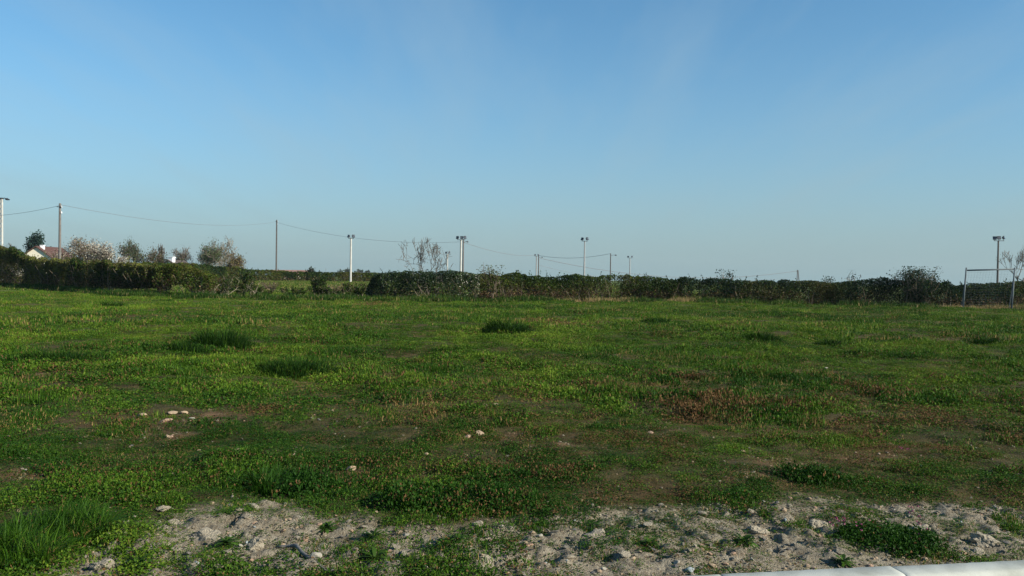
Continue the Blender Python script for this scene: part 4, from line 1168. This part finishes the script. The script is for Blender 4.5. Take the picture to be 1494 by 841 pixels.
mast('floodlight mast with three dark lamp heads behind the goal', 1455.5, 349, 121, [(-.55, -.5, 0), (.05, 0, .05), (.72, .8, .1)], 7, mat=M_WOOD, r0=.16, r1=.11)

def utility_pole(label, px, top_py, depth, arm=None, bracket=False, mat=M_WOOD, r0=.15, r1=.10, group='wooden utility poles', double=False):
    b = P(px, 402, depth); bz = base_z(depth); H = height_at(px, top_py, depth) - bz
    e = empty('utility_pole', (b.x, b.y, bz), label, 'utility pole', group)
    mb = MB(); mb.tube([(0, 0, -.2), (0, 0, H)], [r0, r1], 10); mb.build('pole', mat, e, smooth=False)
    if double:
        mb = MB(); mb.tube([(.9, 0, -.2), (.25, 0, H - .1)], [r0, r1], 10); mb.build('brace_pole', mat, e)
        mb = MB(); mb.box((-.1, 0, H - .5), (1.0, .12, .12)); mb.build('crossarm', M_DARKMETAL, e)
    if bracket:
        for k in range(2):
            m2 = MB(); m2.tube([(r1 + .06, -.02, H - .42 - k * .55), (r1 + .06, -.02, H - .25 - k * .55)], [.06, .045], 8); m2.build('insulator', M_CERAMIC, e)
        m2 = MB(); m2.box((0, -r1 - .02, H - .35), (.5, .05, .06)); m2.build('crossarm', M_DARKMETAL, e)
    if arm:
        dx, dz = arm
        m2 = MB(); m2.tube([(0, 0, H - .9 + dz), (dx * .6, 0, H - .72 + dz), (dx, 0, H - .75 + dz)], [.045, .04, .035], 6); a = m2.build('lamp_arm', M_DARKMETAL, e)
        m3 = MB(); m3.tube([(dx * .9, 0, H - .76 + dz), (dx * 1.1, 0, H - .74 + dz), (dx * 1.4, 0, H - .78 + dz)], [.09, .16, .07], 8); m3.build('lamp_head', M_DARKMETAL, a)
    return e, H
utility_pole('grey wooden utility pole behind the left hedge near the house', 87, 297, 80, bracket=True, mat=simple_mat('pole_wood_grey', (.115, .108, .10), .85, var=.25, scale=4))
utility_pole('dark wooden utility pole above the far hedge left of the white mast', 403, 321, 172, bracket=True, r0=.17, r1=.13)
utility_pole('wooden pole with a small lamp arm touching the three headed mast', 675.3, 349, 155, arm=(.7, .25), r0=.17, r1=.13)
utility_pole('far wooden pole with a lamp arm touching the far two headed mast', 785.5, 373, 262, arm=(1.0, .2), r0=.2, r1=.15)
utility_pole('thin dark pole with a street lamp arm right of the tall mast', 890.5, 370, 221, arm=(1.2, .3), r0=.17, r1=.13)
utility_pole('short far double pole braced at an angle above the right hedge', 1163.2, 394, 300, double=True, r0=.16, r1=.13)
# concrete lamp post cut by the left edge of the picture
def concrete_post():
    d = 86; b = P(1.0, 395, d); H = height_at(0.5, 290, d)
    e = empty('concrete_lamp_post', (b.x, b.y, 0), 'pale concrete lamp post with ladder openings at the far left edge', 'lamp post')
    w0, w1, t = .44, .32, .075
    for s_ in (-1, 1):
        mb = MB()
        V = []
        for z, w in ((-.2, w0), (H, w1)):
            x0, x1 = s_ * w / 2, s_ * (w / 2 - t)
            V += [(x0, -.1, z), (x1, -.1, z), (x1, .1, z), (x0, .1, z)]
        F = [(0, 1, 5, 4), (1, 2, 6, 5), (2, 3, 7, 6), (3, 0, 4, 7), (4, 5, 6, 7), (3, 2, 1, 0)]
        mb.poly(V, F if s_ < 0 else [f[::-1] for f in F]); mb.build('leg', M_CONC, e)
    n = 17
    for k in range(n):
        z = .3 + (H - .6) * k / (n - 1); w = w0 + (w1 - w0) * z / H - 2 * t + .01
        mb = MB(); mb.box((0, 0, z), (w, .16, .10 if k < n - 6 else .34)); mb.build('rung', M_CONC, e)
    m2 = MB(); m2.tube([(0, 0, H - .1), (.35, 0, H + .06), (.75, 0, H - .08)], [.05, .045, .04], 8); a = m2.build('lamp_arm', M_DARKMETAL, e)
    m3 = MB(); m3.tube([(.45, 0, H - .07), (.62, 0, H - .04), (.9, 0, H - .12)], [.06, .13, .05], 8); m3.build('lamp_head', M_DARKMETAL, a)
    c = MB(); c.box((0, 0, H + .04), (w1 + .1, .26, .09)); c.build('cap', M_DARKMETAL, e)
concrete_post()

def wire(label, a, b, sag, rad=.016):
    a, b = P(*a), P(*b); mb = MB(); N = 28
    c = (a + b) / 2
    mb.tube([a.lerp(b, k / N) - Vector((0, 0, sag * 4 * (k / N) * (1 - k / N))) - c for k in range(N + 1)], rad, 5)
    tag(mb.build('overhead_wire', M_WIRE, None, c), label, 'wire', 'overhead wires')
wire('overhead wire from the left picture edge to the grey pole near the house', (-60, 316, 86), (86, 300.5, 80), .35)
wire('long overhead wire from the grey pole to the dark wooden pole', (88, 299, 80), (402.5, 324, 172), 1.3, .02)
wire('overhead wire from the dark wooden pole past the white mast to the three headed mast', (404, 325, 172), (675, 353, 155), 1.5, .022)
wire('overhead wire from the three headed mast down to the far two headed mast', (677, 354, 155), (785, 372, 262), 1.1, .045)
wire('overhead wire between the far two headed mast and the thin lamp pole', (786, 373, 262), (890, 370.5, 221), 1.0, .045)
wire('long sagging overhead wire from the far two headed mast to the double pole', (788, 377, 262), (1163, 395.5, 300), 4.2, .075)
wire('lower faint overhead wire hanging below the long sagging one', (786, 387, 262), (880, 404, 285), .6, .04)
wire('lower short overhead wire running left from the double pole', (1163, 403.5, 300), (1108, 408.5, 290), .4, .03)
# railing of the pitch far away
def railing():
    d = 235
    e = empty('pitch_railing', (P(490, 400, d).x, d, 0), 'thin far railing with posts behind the far hedge left of the white mast', 'railing')
    o = Vector((P(490, 400, d).x, d, 0))
    a, b = P(424, 396.6, d), P(552, 398.0, d)
    mb = MB(); mb.tube([a - o, b - o], .05, 6); mb.build('rail', M_WIRE, e)
    for px, top in ((430, 396), (467, 396), (475.5, 391.5), (503, 397), (521, 394), (545, 397)):
        p = P(px, top, d) - o; mb = MB(); mb.tube([(p.x, 0, -.2), (p.x, 0, p.z)], .055, 6); mb.build('post', M_WIRE, e)
railing()

# ------------------------------------------------------------------ goal
def goal():
    L0, R0 = G(1404.5, 452), G(1475.5, 453.5)
    LT, RT = P(1410, 391, 47.6), P(1480.5, 391, 47.2)
    c = (L0 + R0) / 2; c.z = 0
    e = empty('football_goal', c, 'weathered metal football goal leaning in front of the right hedge', 'goal')
    for a, b in ((L0, LT), (R0, RT)):
        mb = MB(); mb.tube([a - c - Vector((0, 0, .1)), b - c], [.048, .042], 10); mb.build('post', M_GOAL, e, smooth=True)
    Lb, Rb = P(1409.6, 394.8, 47.6), P(1480.2, 392.9, 47.2)
    mb = MB(); mb.tube([Lb - c, Rb - c], .045, 10); mb.build('crossbar', M_GOAL, e, smooth=True)
    rd = ray(1440, 452); back = Vector((rd.x, rd.y, 0)).normalized() * 1.2 + Vector((-.12, 0, 0))
    for a, b in ((L0, LT), (R0, RT)):
        mb = MB(); mb.tube([b - c - Vector((0, 0, .15)), a - c + back + Vector((0, 0, .02))], .022, 6); mb.build('backstay', M_GOAL, e)
    mb = MB(); mb.tube([L0 - c + back + Vector((0, 0, .05)), R0 - c + back + Vector((0, 0, .05))], .022, 6); mb.build('ground_bar', M_GOAL, e)
    mb = MB(); N = 16
    A0, A1, B0, B1 = Lb - c, Rb - c, L0 - c + back, R0 - c + back
    def q(u, v):
        p = A0.lerp(A1, u).lerp(B0.lerp(B1, u), v); p.y += .12 * math.sin(math.pi * u) * math.sin(math.pi * v); return p
    for k in range(N + 1):
        mb.tube([q(k / N, j / 8) for j in range(9)],   .0022, 3, False); mb.tube([q(j / 8, k / N) for j in range(9)], .0022, 3, False)
    tag(mb.build('net', M_NET, e), kind='stuff')
goal()

# ------------------------------------------------------------------ houses
def gable_house(label, apex_px, apex_py, depth, W, Lh, pitch, yaw, wallm, roofm, chim=None, chm=M_WHITE, windows=True):
    ap = P(apex_px, apex_py, depth); RZ = ap.z; EH = RZ - W / 2 * math.tan(pitch)
    e = empty('house', (ap.x, ap.y, 0), label, 'house', None, yaw)   # gable front at local y = 0, ridge runs to +y
    mb = MB()
    V = [(-W / 2, 0, -1), (W / 2, 0, -1), (W / 2, 0, EH), (0, 0, RZ - .06), (-W / 2, 0, EH)]
    V += [(x, Lh, z) for x, _, z in V]
    mb.poly(V, [(0, 1, 2, 3, 4), (9, 8, 7, 6, 5), (1, 6, 7, 2), (5, 0, 4, 9), (2, 7, 8, 3), (4, 3, 8, 9), (0, 5, 6, 1)])
    mb.build('wall', wallm, e)
    t = .16; o = .3
    for s_ in (-1, 1):
        x1, z1 = s_ * (W / 2 + o), EH - o * math.tan(pitch)
        m2 = MB(); V = [(0, -o, RZ), (x1, -o, z1), (x1, Lh + o, z1), (0, Lh + o, RZ)]
        V += [(x, y, z + t) for x, y, z in V]
        F = [(3, 2, 1, 0), (4, 5, 6, 7), (0, 1, 5, 4), (1, 2, 6, 5), (2, 3, 7, 6), (3, 0, 4, 7)]
        m2.poly(V, F if s_ > 0 else [f[::-1] for f in F]); rf = m2.build('roof', roofm, e)
        if s_ > 0 and chim:
            cx, cy, ch, cw = chim; zz = RZ - abs(cx) * math.tan(pitch)
            m3 = MB(); m3.box((cx, cy, zz + ch / 2 - .3), (cw, cw * .8, ch + .6)); m3.box((cx, cy, zz + ch + .06), (cw * 1.15, cw, .1)); m3.build('chimney', chm, rf)
    if windows:
        for x in (-W * .22, W * .22):
            m4 = MB()
            for dx in (-.55, .55): m4.box((x + dx, -.02, EH * .62), (.09, .1, 1.3))
            for dz in (-.65, .65): m4.box((x, -.02, EH * .62 + dz), (1.19, .1, .09))
            f = m4.build('window', M_WHITE, e)
            m5 = MB(); m5.box((x, -.005, EH * .62), (1.0, .05, 1.2)); m5.build('pane', M_GLASS, f)
    return e
gable_house('cream gabled house with dark brown tiled roof behind the left hedge', 53, 360.4, 146, 8.0, 8.5, math.radians(35), math.radians(2), M_RENDERWALL, M_ROOF, (.5, 1.1, .6, .6))
gable_house('low house with slate roof and big white chimney between the far left trees', 246, 380.5, 150, 6.0, 4.5, math.radians(30), math.radians(-12), M_RENDERWALL, M_ROOF_GREY, (.3, .5, .75, .9))
gable_house('distant low house with faded clay roof behind the dark utility pole', 398, 394.6, 260, 10, 12, math.radians(16), math.radians(-75), M_RENDERWALL, M_ROOF_RED, None)

# ------------------------------------------------------------------ air
def haze():
    m, n, l = new_mat('haze_air')
    out = n.new('ShaderNodeOutputMaterial'); v = n.new('ShaderNodeVolumePrincipled')
    v.inputs['Color'].default_value = (.78, .88, .95, 1); v.inputs['Density'].default_value = .00012; v.inputs['Anisotropy'].default_value = .2
    l.new(v.outputs[0], out.inputs['Volume'])
    mb = MB(); mb.box((0, 300, -9), (1300, 1000, 54)); o = mb.build('haze', m)
    tag(o, 'thin pale haze in the air over the fields', kind='stuff')
haze()
